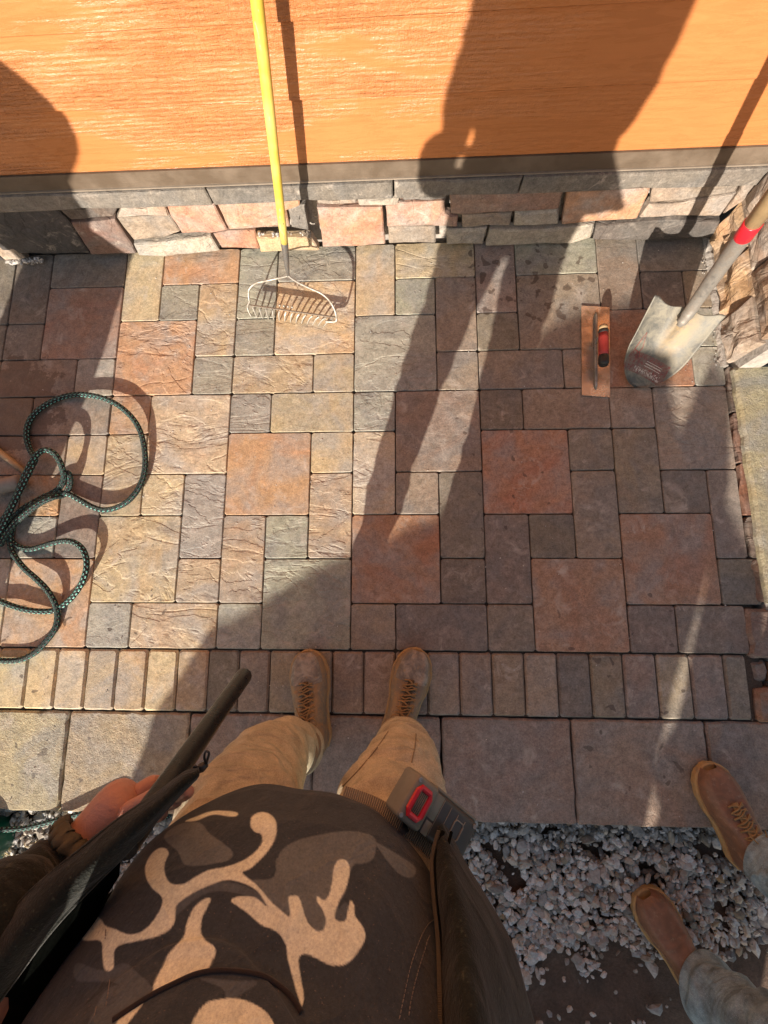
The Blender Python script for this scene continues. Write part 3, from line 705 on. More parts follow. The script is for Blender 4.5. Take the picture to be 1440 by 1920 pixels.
bl = mk('blade', V, F, M['blade'], sh, True, UVs); so = bl.modifiers.new('thick', 'SOLIDIFY'); so.thickness = .0022
# diamond emblem near the left edge of the blade
def on_blade(s, t): 
    j = t * nv; i = (s + 1) / 2 * nu; return V[int(j) * (nu + 1) + int(i)] + nrm * .0010
em = [(-.72, .42), (-.62, .62), (-.46, .44), (-.52, .40), (-.44, .34), (-.60, .33), (-.58, .39), (-.72, .42)]
m = MB(); m.tube([on_blade(*q) for q in em], .0007, 4); m.build('emblem', M['red_rubber'], bl)
sd_ = at(1350, 503, .40); hd2 = at(1415, 415, .56); hdir = (hd2 - sd_).normalized()
m = MB(); m.tube(spline([K - nrm * .002 - (K - T).normalized() * .055, K - (K - T).normalized() * .02 + nrm * .004, K + (sd_ - K) * .25, sd_, sd_.lerp(hd2, .80)], 5), [.009] * 2 + [.015] * 3 + [.0175] * 3 + [.0180] * 5 + [.0190] * 4 + [.0195] * 4, 22, True)
o = m.build('socket', M['steel'], sh)
c0 = sd_.lerp(hd2, .70)
m = MB(); m.tube([c0, c0 + hdir * .002, c0 + hdir * .045, c0 + hdir * .047], [.0195, .0206, .0206, .0195], 24); m.build('collar', M['red_plastic'], sh)
m = MB(); m.tube([c0 + hdir * t for t in (.03, .4, .9)], [.0188, .018, .0175], 18); m.build('handle', M['wood'], sh)

# ------------------------------------------------------------------ finishing trowel
tr = empty('trowel', at(1118, 660, 0)); tag(tr, 'steel finishing trowel with red and black grip lying on the pavers', 'trowel')
q = [at(1091, 741, .006), at(1144, 745, .006), at(1143, 576, .006), at(1090, 573, .006)]
m = MB(); m.add(q + [v - Vector((0, 0, .0012)) for v in q], [(0, 1, 2, 3), (7, 6, 5, 4), (0, 4, 5, 1), (1, 5, 6, 2), (2, 6, 7, 3), (3, 7, 4, 0)]); m.build('blade', M['trowel_steel'], tr, False)
m = MB(); m.tube([at(1117.5, y, z) for y, z in ((586, .008), (592, .013), (650, .015), (720, .012), (730, .008))], [.0025, .0052, .0058, .0048, .002], 12); m.build('spine', M['steel'], tr)
m = MB(); m.tube(spline([at(1117, 645, .014), at(1119, 638, .035), at(1124, 632, .052), at(1131, 630, .060)], 4), .0045, 10); m.build('tang', M['steel'], tr)
hz = .060
def grip(name, ya, yb, R, mat, n=5):
    m = MB(); m.tube([at(1131.3 + .6 * ((y - 612) / 80), y, hz) for y in np.linspace(ya, yb, len(R))], R, 20); return m.build(name, mat, tr)
grip('wood_end', 611, 620, [.0135, .0150, .0150], M['wood'])
grip('ring', 619.5, 626, [.0158, .0168, .0168, .0158], M['black_rubber'])
grip('grip', 625, 668, [.0160, .0164, .0166, .0166, .0160], M['red_rubber'])
grip('end_cap', 667, 685, [.0162, .0172, .0175, .0172, .014], M['black_rubber'])

# ------------------------------------------------------------------ rope
def rope_pts(pts, ox, oy, sc): return [at(ox + x / sc, oy + y / sc, z) for x, y, z in pts]
R1 = rope_pts([(-80, 1330, .02), (5, 1130, .02), (60, 1040, .03), (130, 900, .045), (185, 770, .05), (245, 655, .055), (300, 590, .06), (350, 575, .062), (405, 600, .06), (445, 655, .055), (472, 730, .045), (478, 790, .035), (452, 850, .028), (395, 895, .022), (320, 930, .02), (240, 975, .03), (165, 1020, .03), (95, 1085, .02), (20, 1180, .012), (-80, 1300, .012)], 0, 700, 4)
R2 = rope_pts([(-60, 1290, .04), (30, 1130, .05), (110, 960, .055), (180, 820, .055), (240, 700, .05), (262, 640, .03), (225, 575, .012), (200, 490, .011), (205, 400, .011), (245, 320, .012), (330, 245, .013), (440, 188, .014), (560, 160, .018), (680, 165, .024), (800, 195, .028), (900, 250, .030), (990, 332, .028), (1050, 430, .024), (1080, 545, .020), (1090, 655, .017), (1078, 765, .015), (1038, 865, .018), (970, 950, .022), (880, 1005, .022), (780, 1025, .020), (690, 1000, .016), (600, 950, .013), (520, 908, .012), (445, 898, .020), (360, 925, .03), (270, 975, .035), (180, 1050, .032), (110, 1120, .026), (80, 1200, .02), (76, 1260, .018), (88, 1330, .018), (130, 1400, .020), (190, 1470, .022), (270, 1540, .026), (340, 1610, .028), (395, 1690, .024), (425, 1770, .016), (430, 1850, .011), (405, 1930, .011), (345, 2010, .011), (275, 2085, .011), (180, 2140, .011), (80, 2156, .011), (-60, 2150, .011)], 0, 700, 4)
R3 = rope_pts([(-60, 650, .012), (0, 668, .013), (80, 700, .018), (190, 732, .018), (300, 745, .016), (390, 742, .012), (440, 722, .010), (510, 670, .012), (565, 610, .02), (615, 530, .03), (645, 440, .034), (648, 355, .034), (620, 280, .032), (565, 232, .030), (495, 216, .026), (410, 228, .022), (320, 255, .018), (245, 276, .014), (170, 272, .012), (100, 235, .010), (30, 150, .010), (-30, 40, .010)], 0, 960, 4)
R4 = rope_pts([(-60, 1240, .05), (40, 1050, .06), (120, 900, .062), (200, 800, .03)], 0, 700, 4)
R5 = rope_pts([(510, 745, .030), (528, 800, .022), (512, 870, .014), (470, 915, .012), (400, 930, .04), (300, 975, .05), (200, 1050, .05), (90, 1150, .04), (0, 1290, .03)], 0, 700, 4)
R5 = [R1[11] + Vector((0, .004, -.002))] + R5
m = MB()
for r_ in (R1, R2, R3, R5): m.tube(spline(r_, 8), .0095, 12)
o = m.build('rope', M['rope']); tag(o, 'black and teal braided rope coiled in loose loops on the pavers', 'rope')
m = MB(); m.tube(spline([at(-60, 1562, .0), at(0, 1556, .0), at(50, 1552, .0), at(105, 1538, .006), at(160, 1524, .014), at(215, 1516, .02), at(270, 1512, -.02), at(320, 1530, -.08)], 8), .0075, 12)
o = m.build('rope', M['rope']); tag(o, 'teal flecked rope crossing the gravel edge below the left hand', 'rope')
# rubber mallet, only its end shows beside the rope
ml = empty('mallet', at(20, 900, 0)); tag(ml, 'worn mallet with wooden handle lying left of the rope coil', 'mallet')
m = MB(); m.tube([at(-60, 925, .03), at(-10, 915, .03), at(38, 903, .03), at(42, 902, .03)], [.030, .032, .031, .026], 20, flat=.8); m.build('head', simple('grey_rubber', (.30, .27, .24), .7), ml)
m = MB(); m.tube([at(46, 885, .012), at(20, 864, .012), at(-60, 800, .012)], [.009, .011, .012], 14); m.build('handle', M['wood'], ml)
# green bucket on the gravel, cut off by the left edge
bk = empty('bucket', at(-35, 1590, -.12)); tag(bk, 'dark green bucket on the gravel at the far left', 'bucket')
c = at(-48, 1592, -.02)
m = MB(); m.tube([c + Vector((0, 0, z)) for z in (-.1, -.09, 0, .05, .05, .0, -.085)], [.045, .062, .078, .084, .080, .074, .058], 28, False); m.build('body', simple('green_plastic', (.0, .085, .055), .4), bk)
m = MB(); m.tube([c + Vector((0, 0, z)) for z in (.040, .045, .053, .055)], [.083, .088, .088, .083], 28, False); m.build('rim', simple('green_rim', (.0, .10, .07), .4), bk)

# ------------------------------------------------------------------ people
def skin_body(name, chains, parent, mat, sub=2):
    """chains: list of joint lists [(point, radius), ...]; each later chain starts on an existing joint or as its own root"""
    verts = []; edges = []; rad = []; roots = []
    for ch in chains:
        prev = None
        for k, (p, r) in enumerate(ch):
            if isinstance(p, int): idx = p
            else:
                verts.append(tuple(p)); rad.append(r); idx = len(verts) - 1
                if k == 0: roots.append(idx)
            if prev is not None: edges.append((prev, idx))
            prev = idx
    me = bpy.data.meshes.new(name); me.from_pydata(verts, edges, []); me.update()
    o = bpy.data.objects.new(name, me); COL.objects.link(o); me.materials.append(mat)
    o.modifiers.new('skin', 'SKIN')
    layer = me.skin_vertices[0].data
    for i, r in enumerate(rad): layer[i].radius = (r, r) if not hasattr(r, '__len__') else r; layer[i].use_root = False
    for i in roots: layer[i].use_root = True
    s = o.modifiers.new('sub', 'SUBSURF'); s.levels = sub; s.render_levels = sub
    o.modifiers['skin'].use_smooth_shade = True
    if parent: o.parent = parent; o.matrix_parent_inverse = Matrix.Translation(-world_loc(parent))
    return o
def folds(amp, sc=(9, 9, 30), seed=0):
    def fn(v, d, t, a):
        q = Vector((v.x * sc[0] + seed, v.y * sc[1], v.z * sc[2]))
        w = 1 - abs(noise.noise(q)) * 2
        return v + d * (amp * (w - .4) + amp * .6 * noise.noise(q * .4))
    return fn
def limb(mb, pts, R, n=40, k=10, amp=.005, sc=(9, 9, 30), seed=0, up=(0, 1, 0), cap=True):
    P = spline(pts, k); m_ = len(P); RR = []
    for i in range(m_):
        t = i / (m_ - 1) * (len(R) - 1); a = int(min(t, len(R) - 2)); f = t - a
        f = f * f * (3 - 2 * f)
        r0, r1 = R[a], R[a + 1]
        if hasattr(r0, '__len__'): RR.append((r0[0] * (1 - f) + r1[0] * f, r0[1] * (1 - f) + r1[1] * f))
        else: RR.append(r0 * (1 - f) + r1 * f)
    mb.tube(P, RR, n, cap, None, up, folds(amp, sc, seed))

def boot(parent, toe, heel, zb, W, mats, laces=True, shaft=.10, name='boot', low=.0, lean=(0, 0)):
    """work boot from toe to heel on the level zb; > sole, toe_cap, lace"""
    toe, heel = Vector((toe[0], toe[1], zb)), Vector((heel[0], heel[1], zb)); ax_ = (toe - heel); Ln = ax_.length; e = ax_.normalized(); s_ = Vector((e.y, -e.x, 0)); zz = Vector((0, 0, 1))
    prof = [(0, .30), (.03, .62), (.12, .80), (.3, .76), (.45, .80), (.62, .97), (.75, 1.0), (.87, .88), (.95, .62), (.99, .32), (1, .10)]
    def wid(t):
        for (a, wa), (b_, wb) in zip(prof[:-1], prof[1:]):
            if t <= b_:
                f = (t - a) / (b_ - a); f = f * f * (3 - 2 * f) if b_ < .95 and a > .1 else f
                return (wa + (wb - wa) * f) * W / 2
        return .1 * W / 2
    hp_ = [(0, .075), (.12, .115), (.3, .115), (.42, .098), (.55, .078), (.7, .062), (.85, .052), (.94, .044), (1, .026)]
    def hgt(t):
        for (a, wa), (b_, wb) in zip(hp_[:-1], hp_[1:]):
            if t <= b_: return wa + (wb - wa) * (t - a) / (b_ - a)
        return .026
    m = MB(); n = 44; ts = [(i / 30) for i in range(31)]
    out = [heel + e * (Ln * t) + s_ * (wid(t) * 1.0) for t in ts] + [heel + e * (Ln * t) - s_ * (wid(t) * 1.0) for t in reversed(ts)]
    k = len(out); V = []
    for z_, g_ in ((0, -.003), (.004, 0), (.022, .0015), (.027, -.002)):
        for p in out:
            d = (p - (toe + heel) / 2); V.append(p + d.normalized() * g_ + zz * z_)
    F = [(r * k + i, r * k + (i + 1) % k, (r + 1) * k + (i + 1) % k, (r + 1) * k + i) for r in range(3) for i in range(k)] + [tuple(range(k - 1, -1, -1)), tuple(3 * k + i for i in range(k))]
    m.add(V, F)
    V = []; rows = 46; cols = 24; UVb = []
    for j in range(rows + 1):
        t = .015 + .97 * (j / rows); w = wid(t) * .90; h = hgt(t)
        for i in range(cols + 1):
            a = math.pi * i / cols; c_, s2 = math.cos(a), math.sin(a)
            x_ = math.copysign(abs(c_) ** .72, c_) * w; z_ = .020 + (h - .0) * (s2 ** .62)
            p = heel + e * (Ln * t) + s_ * x_ + zz * z_
            # creases over the instep and a raised moccasin seam round the toe
            cr = .0022 * math.sin(t * 95) * math.exp(-((t - .62) / .10) ** 2) * s2
            seam = .0050 * math.exp(-(((abs(c_) ** .72) - .66) / .07) ** 2) * (t > .62) * s2
            p = p + zz * (cr + seam + .0018 * noise.noise(p * 60)) + s_ * (.001 * noise.noise(p * 50))
            V.append(p)
    F = [(j * (cols + 1) + i, (j + 1) * (cols + 1) + i, (j + 1) * (cols + 1) + i + 1, j * (cols + 1) + i + 1) for j in range(rows) for i in range(cols)]
    u = MB(); u.add(V, F)
    cs = heel + e * (Ln * .20)
    limb(u, [cs + zz * .03, cs + zz * .09 + e * .005, cs + zz * (shaft + .06) + Vector((lean[0], lean[1], 0)) * .5, cs + zz * (shaft + .13) + Vector((lean[0], lean[1], 0))], [(Ln * .19, W * .34), (Ln * .19, W * .37), (Ln * .16, W * .36), (Ln * .165, W * .38)], 28, 5, .002, (20, 20, 40), 1, tuple(e))
    b_ = u.build(name, mats[0], parent)
    m.build('sole', mats[1], b_, False)
    if mats[2]:
        V2 = []; rr = range(int(rows * .70), rows + 1)
        idx = [j for j in rr]; V2 = [V[j * (cols + 1) + i] + zz * .0012 for j in idx for i in range(5, cols - 4)]
        c2 = cols - 9
        mk('toe_cap', V2, [(a * (c2) + i, (a + 1) * c2 + i, (a + 1) * c2 + i + 1, a * c2 + i + 1) for a in range(len(idx) - 1) for i in range(c2 - 1)], mats[2], b_, True)
    if laces:
        l = MB()
        def top(t, x_): 
            h = hgt(t); w = wid(t) * .9; return heel + e * (Ln * t) + s_ * x_ + zz * (.022 + h * max(0, 1 - (abs(x_) / w) ** 2.2) ** .45 + .003)
        l2 = MB(); l2.tube([top(t, 0) - zz * .001 for t in np.linspace(.72, .36, 9)], [(.0015, .009 + .0006 * i) for i in range(9)], 8, True, None, (0, 0, 1)); l2.build('tongue', mats[3] if mats[2] is None else M['tongue'], b_)
        for i in range(7):
            t = .70 - .048 * i; r_ = .021 + .001 * i; sg = 1 if i % 2 else -1
            l.tube(spline([top(t, -r_), top(t - .012 * sg, -.3 * r_) + zz * .003, top(t + .012 * sg, .3 * r_) + zz * .003, top(t - .02, r_)], 3), .0024, 6)
            l.tube(spline([top(t, r_), top(t - .02, 0) + zz * .005, top(t - .048, -r_)], 3), .0024, 6)
        kn = top(.36, 0) + zz * .01
        for sg in (-1, 1):
            l.tube(spline([kn, kn + s_ * (.018 * sg) + e * .02 + zz * .006, kn + s_ * (.034 * sg) + e * .012 + zz * .002, kn + s_ * (.028 * sg) - e * .006 - zz * .004, kn], 5), .0018, 6)
            l.tube(spline([kn, kn + s_ * (.012 * sg) + e * .03, kn + s_ * (.022 * sg) + e * .052 - zz * .008], 4), .0018, 6)
        l.build('lace', mats[3], b_)
    return b_

def sheet(name, grid, mat, parent, k=8, thick=.003, amp=.004, sc=14, seed=0):
    """cloth through rows of control points"""
    rows = [spline(r, k) for r in grid]; cols = [spline([r[i] for r in rows], k) for i in range(len(rows[0]))]
    nr, nc = len(cols[0]), len(cols); V = []
    for j in range(nr):
        for i in range(nc):
            p = cols[i][j]; V.append(p + Vector((.6, .4, 1)) * (amp * noise.noise(p * sc + Vector((seed, 0, 0)))))
    F = [(j * nc + i, j * nc + i + 1, (j + 1) * nc + i + 1, (j + 1) * nc + i) for j in range(nr - 1) for i in range(nc - 1)]
    o = mk(name, V, F, mat, parent, True); s = o.modifiers.new('thick', 'SOLIDIFY'); s.thickness = thick; s.offset = 0
    return o

# --- the worker who takes the picture, seen from above
ph = empty('person', (.03, -.2, 0)); tag(ph, 'person in camouflage hoodie, dark jacket and khaki trousers holding a black pipe', 'person')
boot(ph, (-.138, .004), (-.098, -.300), 0, .128, (M['boot'], M['sole'], M['boot_toe'], M['lace']))
boot(ph, (.222, .012), (.140, -.285), 0, .128, (M['boot'], M['sole'], M['boot_toe'], M['lace']))
pants = MB()
limb(pants, [(-.118, -.250, .115), (-.118, -.235, .19), (-.122, -.19, .32), (-.125, -.175, .48), (-.105, -.20, .68), (-.085, -.25, .88)], [(.060, .052), (.064, .055), (.068, .064), (.082, .080), (.110, .106), (.125, .118)], 72, 26, .013, (8, 8, 24), 3)
limb(pants, [(.162, -.238, .115), (.168, -.225, .19), (.172, -.185, .32), (.168, -.17, .48), (.138, -.195, .68), (.105, -.25, .88)], [(.060, .053), (.065, .056), (.070, .065), (.082, .080), (.108, .105), (.125, .118)], 72, 26, .013, (8, 8, 24), 8)
limb(pants, [(.01, -.25, .74), (.01, -.25, .80), (.01, -.25, .86), (.01, -.25, .98)], [(.10, .13), (.138, .19), (.135, .19), (.12, .17)], 60, 8, .004, (8, 8, 12), 5)
pants = pants.build('trousers', M['khaki'], ph)
bpy.context.view_layer.update()
for px in (((600, 1478), (604, 1440), (606, 1405)), ((640, 1478), (676, 1440), (705, 1405), (728, 1372)), ((772, 1430), (778, 1400), (780, 1376))):
    P_ = []
    for p in spline([Vector((a, b, 0)) for a, b in px], 10):
        hit, loc, n_, _ = pants.ray_cast(CAM, ray(p.x, p.y).normalized())
        if hit and (not P_ or (loc - P_[-1]).length < .05): P_.append(loc + n_ * .0004)
    if len(P_) > 3:
        m = MB(); m.tube(P_, .0013, 5); m.build('seam', M['seam'], pants)
# hoodie, dense enough to carry its print
rings = [(.772, -.238, .150, .005, .196), (.782, -.236, .168, .006, .208), (.80, -.236, .170, .008, .214), (.86, -.240, .166, .008, .220), (.93, -.250, .152, .008, .222), (1.0, -.262, .132, .012, .214), (1.08, -.272, .128, .012, .200), (1.2, -.285, .130, -.01, .195), (1.32, -.29, .120, -.01, .19), (1.42, -.285, .10, -.005, .16), (1.50, -.275, .072, .005, .085), (1.53, -.27, .065, .005, .07)]
V = []; zs = np.concatenate([np.linspace(.772, 1.10, 300), np.linspace(1.11, 1.53, 30)])
AN = np.concatenate([np.linspace(-1.75, 1.75, 560), np.linspace(1.75, 2 * math.pi - 1.75, 60)[1:-1]]); na = len(AN)
rg = np.array(rings); cy_, ra_, cx_, rb_ = [np.interp(zs, rg[:, 0], rg[:, i]) for i in (1, 2, 3, 4)]
for j, z in enumerate(zs):
    for i in range(na):
        a = AN[i]; ca, sa = math.cos(a), math.sin(a)
        x = cx_[j] + rb_[j] * math.copysign(abs(sa) ** .92, sa); y = cy_[j] + ra_[j] * math.copysign(abs(ca) ** .92, ca)
        q = Vector((x * 7, y * 7, z * 9)); w = .010 * noise.noise(q) + .0045 * (1 - abs(noise.noise(Vector((x * 12 + 4, y * 12, z * 7)))) * 2)
        # pouch pocket stands proud above its curved seam
        if ca > 0:
            ed = .985 + .055 * ((x + .02) / .11) ** 2
            w += .006 / (1 + math.exp(-(z - ed) * 700)) * (abs(x) < .2)
        hem = -.030 * max(0, (.80 - z) / .03) if z < .80 else 0
        drop = .018 * math.exp(-((x + .02) / .12) ** 2) * math.exp(-(z - .77) / .05) * (ca > 0)
        V.append((x + sa * w, y + ca * w, z - drop * .4 + .022 * max(0, sa) * math.exp(-(z - .77) / .06) * 1.0))
nz = len(zs); F = [(j * na + i, j * na + (i + 1) % na, (j + 1) * na + (i + 1) % na, (j + 1) * na + i) for j in range(nz - 1) for i in range(na)]
hood = mk('hoodie', V, F, M['camo'], ph, True)
VA = np.array(V); q = (VA - np.array(CAM)) @ np.array(ROT); dep = np.maximum(-q[:, 2], .03)
PX = 720 + FPX * q[:, 0] / dep; PY = 960 - FPX * q[:, 1] / dep
def np_in1(poly, PX, PY):
    c = np.zeros(len(PX), bool); j = len(poly) - 1
    for i in range(len(poly)):
        xi, yi = poly[i]; xj, yj = poly[j]
        if yi != yj: c ^= ((yi > PY) != (yj > PY)) & (PX < (xj - xi) * (PY - yi) / (yj - yi) + xi)
        j = i
    return c
def np_in(poly): return sum(np_in1(poly, PX + a_, PY + b_).astype(float) for a_, b_ in ((-1.1, -.4), (.4, -1.1), (1.1, .4), (-.4, 1.1), (0, 0))) / 5
def sm(poly):                                             # rounded outline
    P = [Vector((x, y, 0)) for x, y in poly]; P = P + P[:2]; S = spline([P[-3]] + P, 5)[5:-5]; return [(p.x, p.y) for p in S]
g8 = lambda L_: [(100 + x / 1.8, 1600 + y / 1.8) for x, y in L_]
g1 = lambda L_: [(x / 2.88, 1340 + y / 2.88) for x, y in L_]
g2 = lambda L_: [(460 + x / 2.88, 1180 + y / 2.88) for x, y in L_]
DARK, GREY, GREY2, TAN = (.052, .062, .068), (.160, .178, .172), (.104, .122, .132), (.80, .82, .64)
greys = [(g1([(885, 665), (950, 600), (1030, 580), (1090, 590), (1130, 640), (1200, 690), (1255, 740), (1240, 780), (1180, 800), (1010, 815), (960, 740)]), GREY),
 (g2([(165, 1260), (200, 1190), (280, 1140), (400, 1110), (520, 1090), (620, 1095), (700, 1130), (695, 1230), (640, 1265), (590, 1270), (555, 1340), (540, 1420), (500, 1500), (520, 1580), (440, 1660), (390, 1640), (330, 1560), (280, 1450), (240, 1440), (230, 1540), (120, 1450), (30, 1360), (130, 1350), (165, 1310)]), GREY),
 (g2([(700, 1150), (760, 1180), (860, 1240), (920, 1290), (900, 1340), (830, 1320), (760, 1240)]), GREY),
 (g8([(408, 180), (470, 125), (560, 98), (640, 108), (700, 140), (720, 175), (640, 140), (550, 128), (480, 155), (412, 210)]), GREY2),
 (g8([(160, 395), (240, 372), (290, 410), (332, 450), (330, 490), (290, 505), (260, 480), (200, 435), (80, 430), (80, 370)]), GREY2),
 (g8([(190, 450), (300, 500), (240, 560), (180, 600), (120, 640), (90, 640)]), GREY2),
 (g8([(500, 420), (600, 430), (690, 432), (640, 470), (590, 492), (570, 455), (510, 432)]), GREY2),
 (g8([(950, 225), (960, 195), (990, 165), (1000, 225)]), GREY2)]
tans = [[(488, 1563), (478, 1560), (470, 1548), (472, 1532), (487, 1523), (505, 1526), (517, 1540), (518, 1562), (512, 1580), (497, 1602), (470, 1628), (455, 1637), (483, 1661), (511, 1694), (539, 1720), (535, 1728), (512, 1722), (500, 1697), (478, 1667), (433, 1650), (400, 1657), (370, 1670), (345, 1685), (330, 1700), (327, 1728), (315, 1745), (290, 1757), (255, 1765), (225, 1772), (214, 1785), (213, 1813), (203, 1821), (195, 1815), (192, 1790), (188, 1764), (152, 1760), (150, 1712), (175, 1714), (190, 1725), (198, 1736), (215, 1742), (240, 1752), (262, 1748), (280, 1735), (298, 1710), (305, 1690), (300, 1678), (285, 1665), (274, 1645), (273, 1622), (285, 1600), (300, 1590), (312, 1592), (316, 1602), (310, 1615), (308, 1632), (314, 1650), (325, 1658), (345, 1657), (365, 1645), (390, 1632), (415, 1627), (440, 1620), (465, 1608), (485, 1590), (492, 1574)],
 g8([(600, 160), (625, 146), (675, 148), (702, 165), (720, 178), (740, 170), (795, 213), (795, 170), (792, 150), (808, 142), (828, 148), (840, 180), (855, 225), (875, 252), (895, 263), (912, 255), (920, 225), (908, 190), (890, 160), (892, 145), (912, 158), (930, 140), (940, 100), (945, 60), (955, 30), (972, 20), (992, 28), (1000, 55), (990, 110), (965, 160), (950, 205), (955, 225), (985, 228), (995, 190), (1003, 160), (1015, 175), (1018, 210), (1045, 250), (1053, 285), (1030, 330), (1000, 365), (970, 378), (930, 375), (880, 350), (845, 340), (828, 360), (835, 420), (845, 480), (838, 515), (825, 480), (805, 410), (790, 350), (785, 310), (755, 265), (700, 240), (660, 205), (625, 180)]),
 g8([(525, 150), (500, 160), (470, 190), (450, 240), (440, 280), (410, 315), (385, 345), (370, 380), (352, 412), (338, 445), (340, 472), (370, 455), (430, 425), (490, 405), (525, 385), (545, 340), (543, 315), (515, 295), (498, 265), (502, 220), (520, 180), (530, 158)]),
 g1([(1000, 575), (1060, 550), (1150, 520), (1270, 525), (1280, 545), (1240, 550), (1150, 540), (1060, 572)]),
 g8([(455, 640), (470, 570), (510, 510), (560, 493), (620, 490), (680, 510), (730, 550), (760, 620), (770, 700), (450, 700)]),
 g8([(205, 585), (235, 550), (300, 505), (285, 530), (240, 590), (210, 640), (180, 660)])]
colr = np.tile(np.array(DARK), (len(V), 1)); front = (np.cos(np.tile(AN, nz)) > -.15) & (q[:, 2] < -.05)
# elsewhere on the hoodie the camouflage simply goes on
bn = np.array([noise.noise(Vector((v[0] * 9, v[1] * 9, v[2] * 9 + 7))) for v in V]); far = ~front | (PY > 1990)
colr[far & (bn > .12)] = GREY; colr[far & (bn < -.22)] = TAN
for poly, c in greys + [(t_, TAN) for t_ in tans]:
    w_ = (np_in(sm(poly)) * front)[:, None]; colr = colr * (1 - w_) + np.array(c) * w_
ca = hood.data.color_attributes.new('Col', 'FLOAT_COLOR', 'POINT'); ca.data.foreach_set('color', np.c_[colr, np.ones(len(colr))].astype(np.float32).ravel())
# seams laid on the cloth: find the surface point under a pixel
tri_ok = front
def on_hood(x, y, lift=.001):
    d2 = (PX - x) ** 2 + (PY - y) ** 2; d2[~front] = 1e9; i = int(d2.argmin()); a = AN[i % na]
    return Vector(V[i]) + Vector((math.sin(a), math.cos(a), .3)).normalized() * lift
seam_m = cloth('dark_seam', (.03, .024, .022), .9); stitch_m = cloth('pale_stitching', (.25, .21, .17), .9)
s_ = MB(); s_.tube(spline([on_hood(*p) for p in ((212, 1915), (245, 1892), (285, 1868), (330, 1845), (370, 1829), (410, 1822), (450, 1823), (490, 1832), (520, 1848), (545, 1872), (565, 1900))], 5), .0022, 6); s_.build('pocket_seam', seam_m, hood)
def stitches(pts):
    P = spline([on_hood(*p, .0006) for p in pts], 14); s = MB(); acc = 0
    L_ = [0]
    for a, b_ in zip(P[:-1], P[1:]): L_.append(L_[-1] + (b_ - a).length)
    t = 0
    while t + .003 < L_[-1]:
        def pt(u):
            i = max(0, min(len(P) - 2, int(np.searchsorted(L_, u)) - 1)); f = (u - L_[i]) / max(1e-6, L_[i + 1] - L_[i]); return P[i].lerp(P[i + 1], f)
        s.tube([pt(t), pt(t + .0028)], .0005, 4); t += .0042
    s.build('stitching', stitch_m, hood)
stitches([(204, 1642), (202, 1700), (198, 1760), (190, 1830), (180, 1890), (172, 1918)])
stitches([(222, 1625), (219, 1700), (214, 1770), (206, 1840), (196, 1900)])
stitches([(818, 1722), (800, 1735), (785, 1765), (770, 1810), (757, 1870), (748, 1915)])
stitches([(818, 1742), (805, 1755), (795, 1785), (782, 1830), (770, 1880), (764, 1915)])
# hem band
hm = MB(); P_ = []
for i in range(61):
    a = math.radians(-100 + 200 * i / 60); 
    i2 = int(np.abs(AN[:560] - a).argmin()); P_.append(Vector(V[6 * na + i2]) + Vector((math.sin(a), math.cos(a), 0)) * .0006)
hm.tube(P_, .0011, 5); hm.build('hem_seam', seam_m, hood)
# belt
bm_ = MB(); P_ = []
P_ = spline([at(640, 1500, .785), at(700, 1522, .787), at(752, 1556, .79), at(790, 1594, .79), at(822, 1632, .79), at(845, 1690, .79), at(850, 1760, .79)], 8)
bm_.tube(P_, [(.004, .019)] * len(P_), 10, True, None, (.6, .6, .9)); bm_.build('belt', M['webbing'], ph)
# jacket: right front, left front strip, sleeves, back
jk = MB(); limb(jk, [at(132, 1622, .885), at(85, 1658, .905), at(20, 1715, .94), at(-80, 1810, 1.0), Vector((-.285, -.36, 1.12))], [(.036, .036), (.044, .042), (.050, .048), (.048, .047), (.038, .038)], 36, 10, .007, (14, 14, 26), 2, (0, 0, 1))
limb(jk, [Vector((-.285, -.36, 1.12)), Vector((-.25, -.34, 1.27)), Vector((-.17, -.29, 1.42))], [.038, .052, .07], 30, 8, .006, (10, 10, 20), 4)
limb(jk, [Vector((.215, .04, 1.47)), Vector((.195, -.10, 1.32)), Vector((.175, -.27, 1.13)), Vector((.175, -.32, 1.28)), Vector((.16, -.29, 1.42))], [.04, .048, .056, .06, .07], 30, 8, .006, (10, 10, 20), 6, (1, 0, 0))
limb(jk, [(.0, -.33, .74), (.0, -.34, .86), (.0, -.335, 1.05), (.0, -.33, 1.25), (.0, -.315, 1.40), (.0, -.29, 1.49)], [(.085, .205), (.09, .205), (.10, .188), (.11, .19), (.10, .17), (.07, .09)], 60, 8, .006, (8, 8, 8), 1)
jk = jk.build('jacket', M['jacket'], ph)
j2 = sheet('right_front', [[at(824, 1548, .815), at(829, 1547, .81), at(833, 1550, .805), at(838, 1556, .80)],
  [at(812, 1605, .845), at(835, 1598, .855), at(852, 1602, .83), at(868, 1612, .79)],
  [at(815, 1668, .875), at(848, 1660, .90), at(878, 1662, .86), at(908, 1676, .80)],
  [at(824, 1745, .905), at(862, 1735, .94), at(905, 1740, .90), at(952, 1760, .82)],
  [at(828, 1830, .94), at(875, 1825, .98), at(925, 1826, .93), at(982, 1850, .84)],
  [at(830, 1940, .975), at(885, 1940, 1.02), at(945, 1940, .95), at(1006, 1945, .85)],
  [at(830, 2080, 1.01), at(885, 2080, 1.06), at(945, 2080, 1.0), at(1030, 2080, .88)]], M['jacket'], jk, 9, .005, .006, 16, 2)
z_ = MB(); zp = spline([at(823, 1556, .822), at(811, 1605, .850), at(813, 1668, .880), at(821, 1745, .910), at(825, 1830, .945), at(827, 1940, .980)], 40)
for i in range(0, len(zp) - 1, 1):
    p = zp[i]; z_.box(p + Vector((-.001, 0, .003)), (.0042, .0013, .0022))
z_.build('zipper', simple('dull_zip', (.11, .095, .065), .6, .2), j2, False)
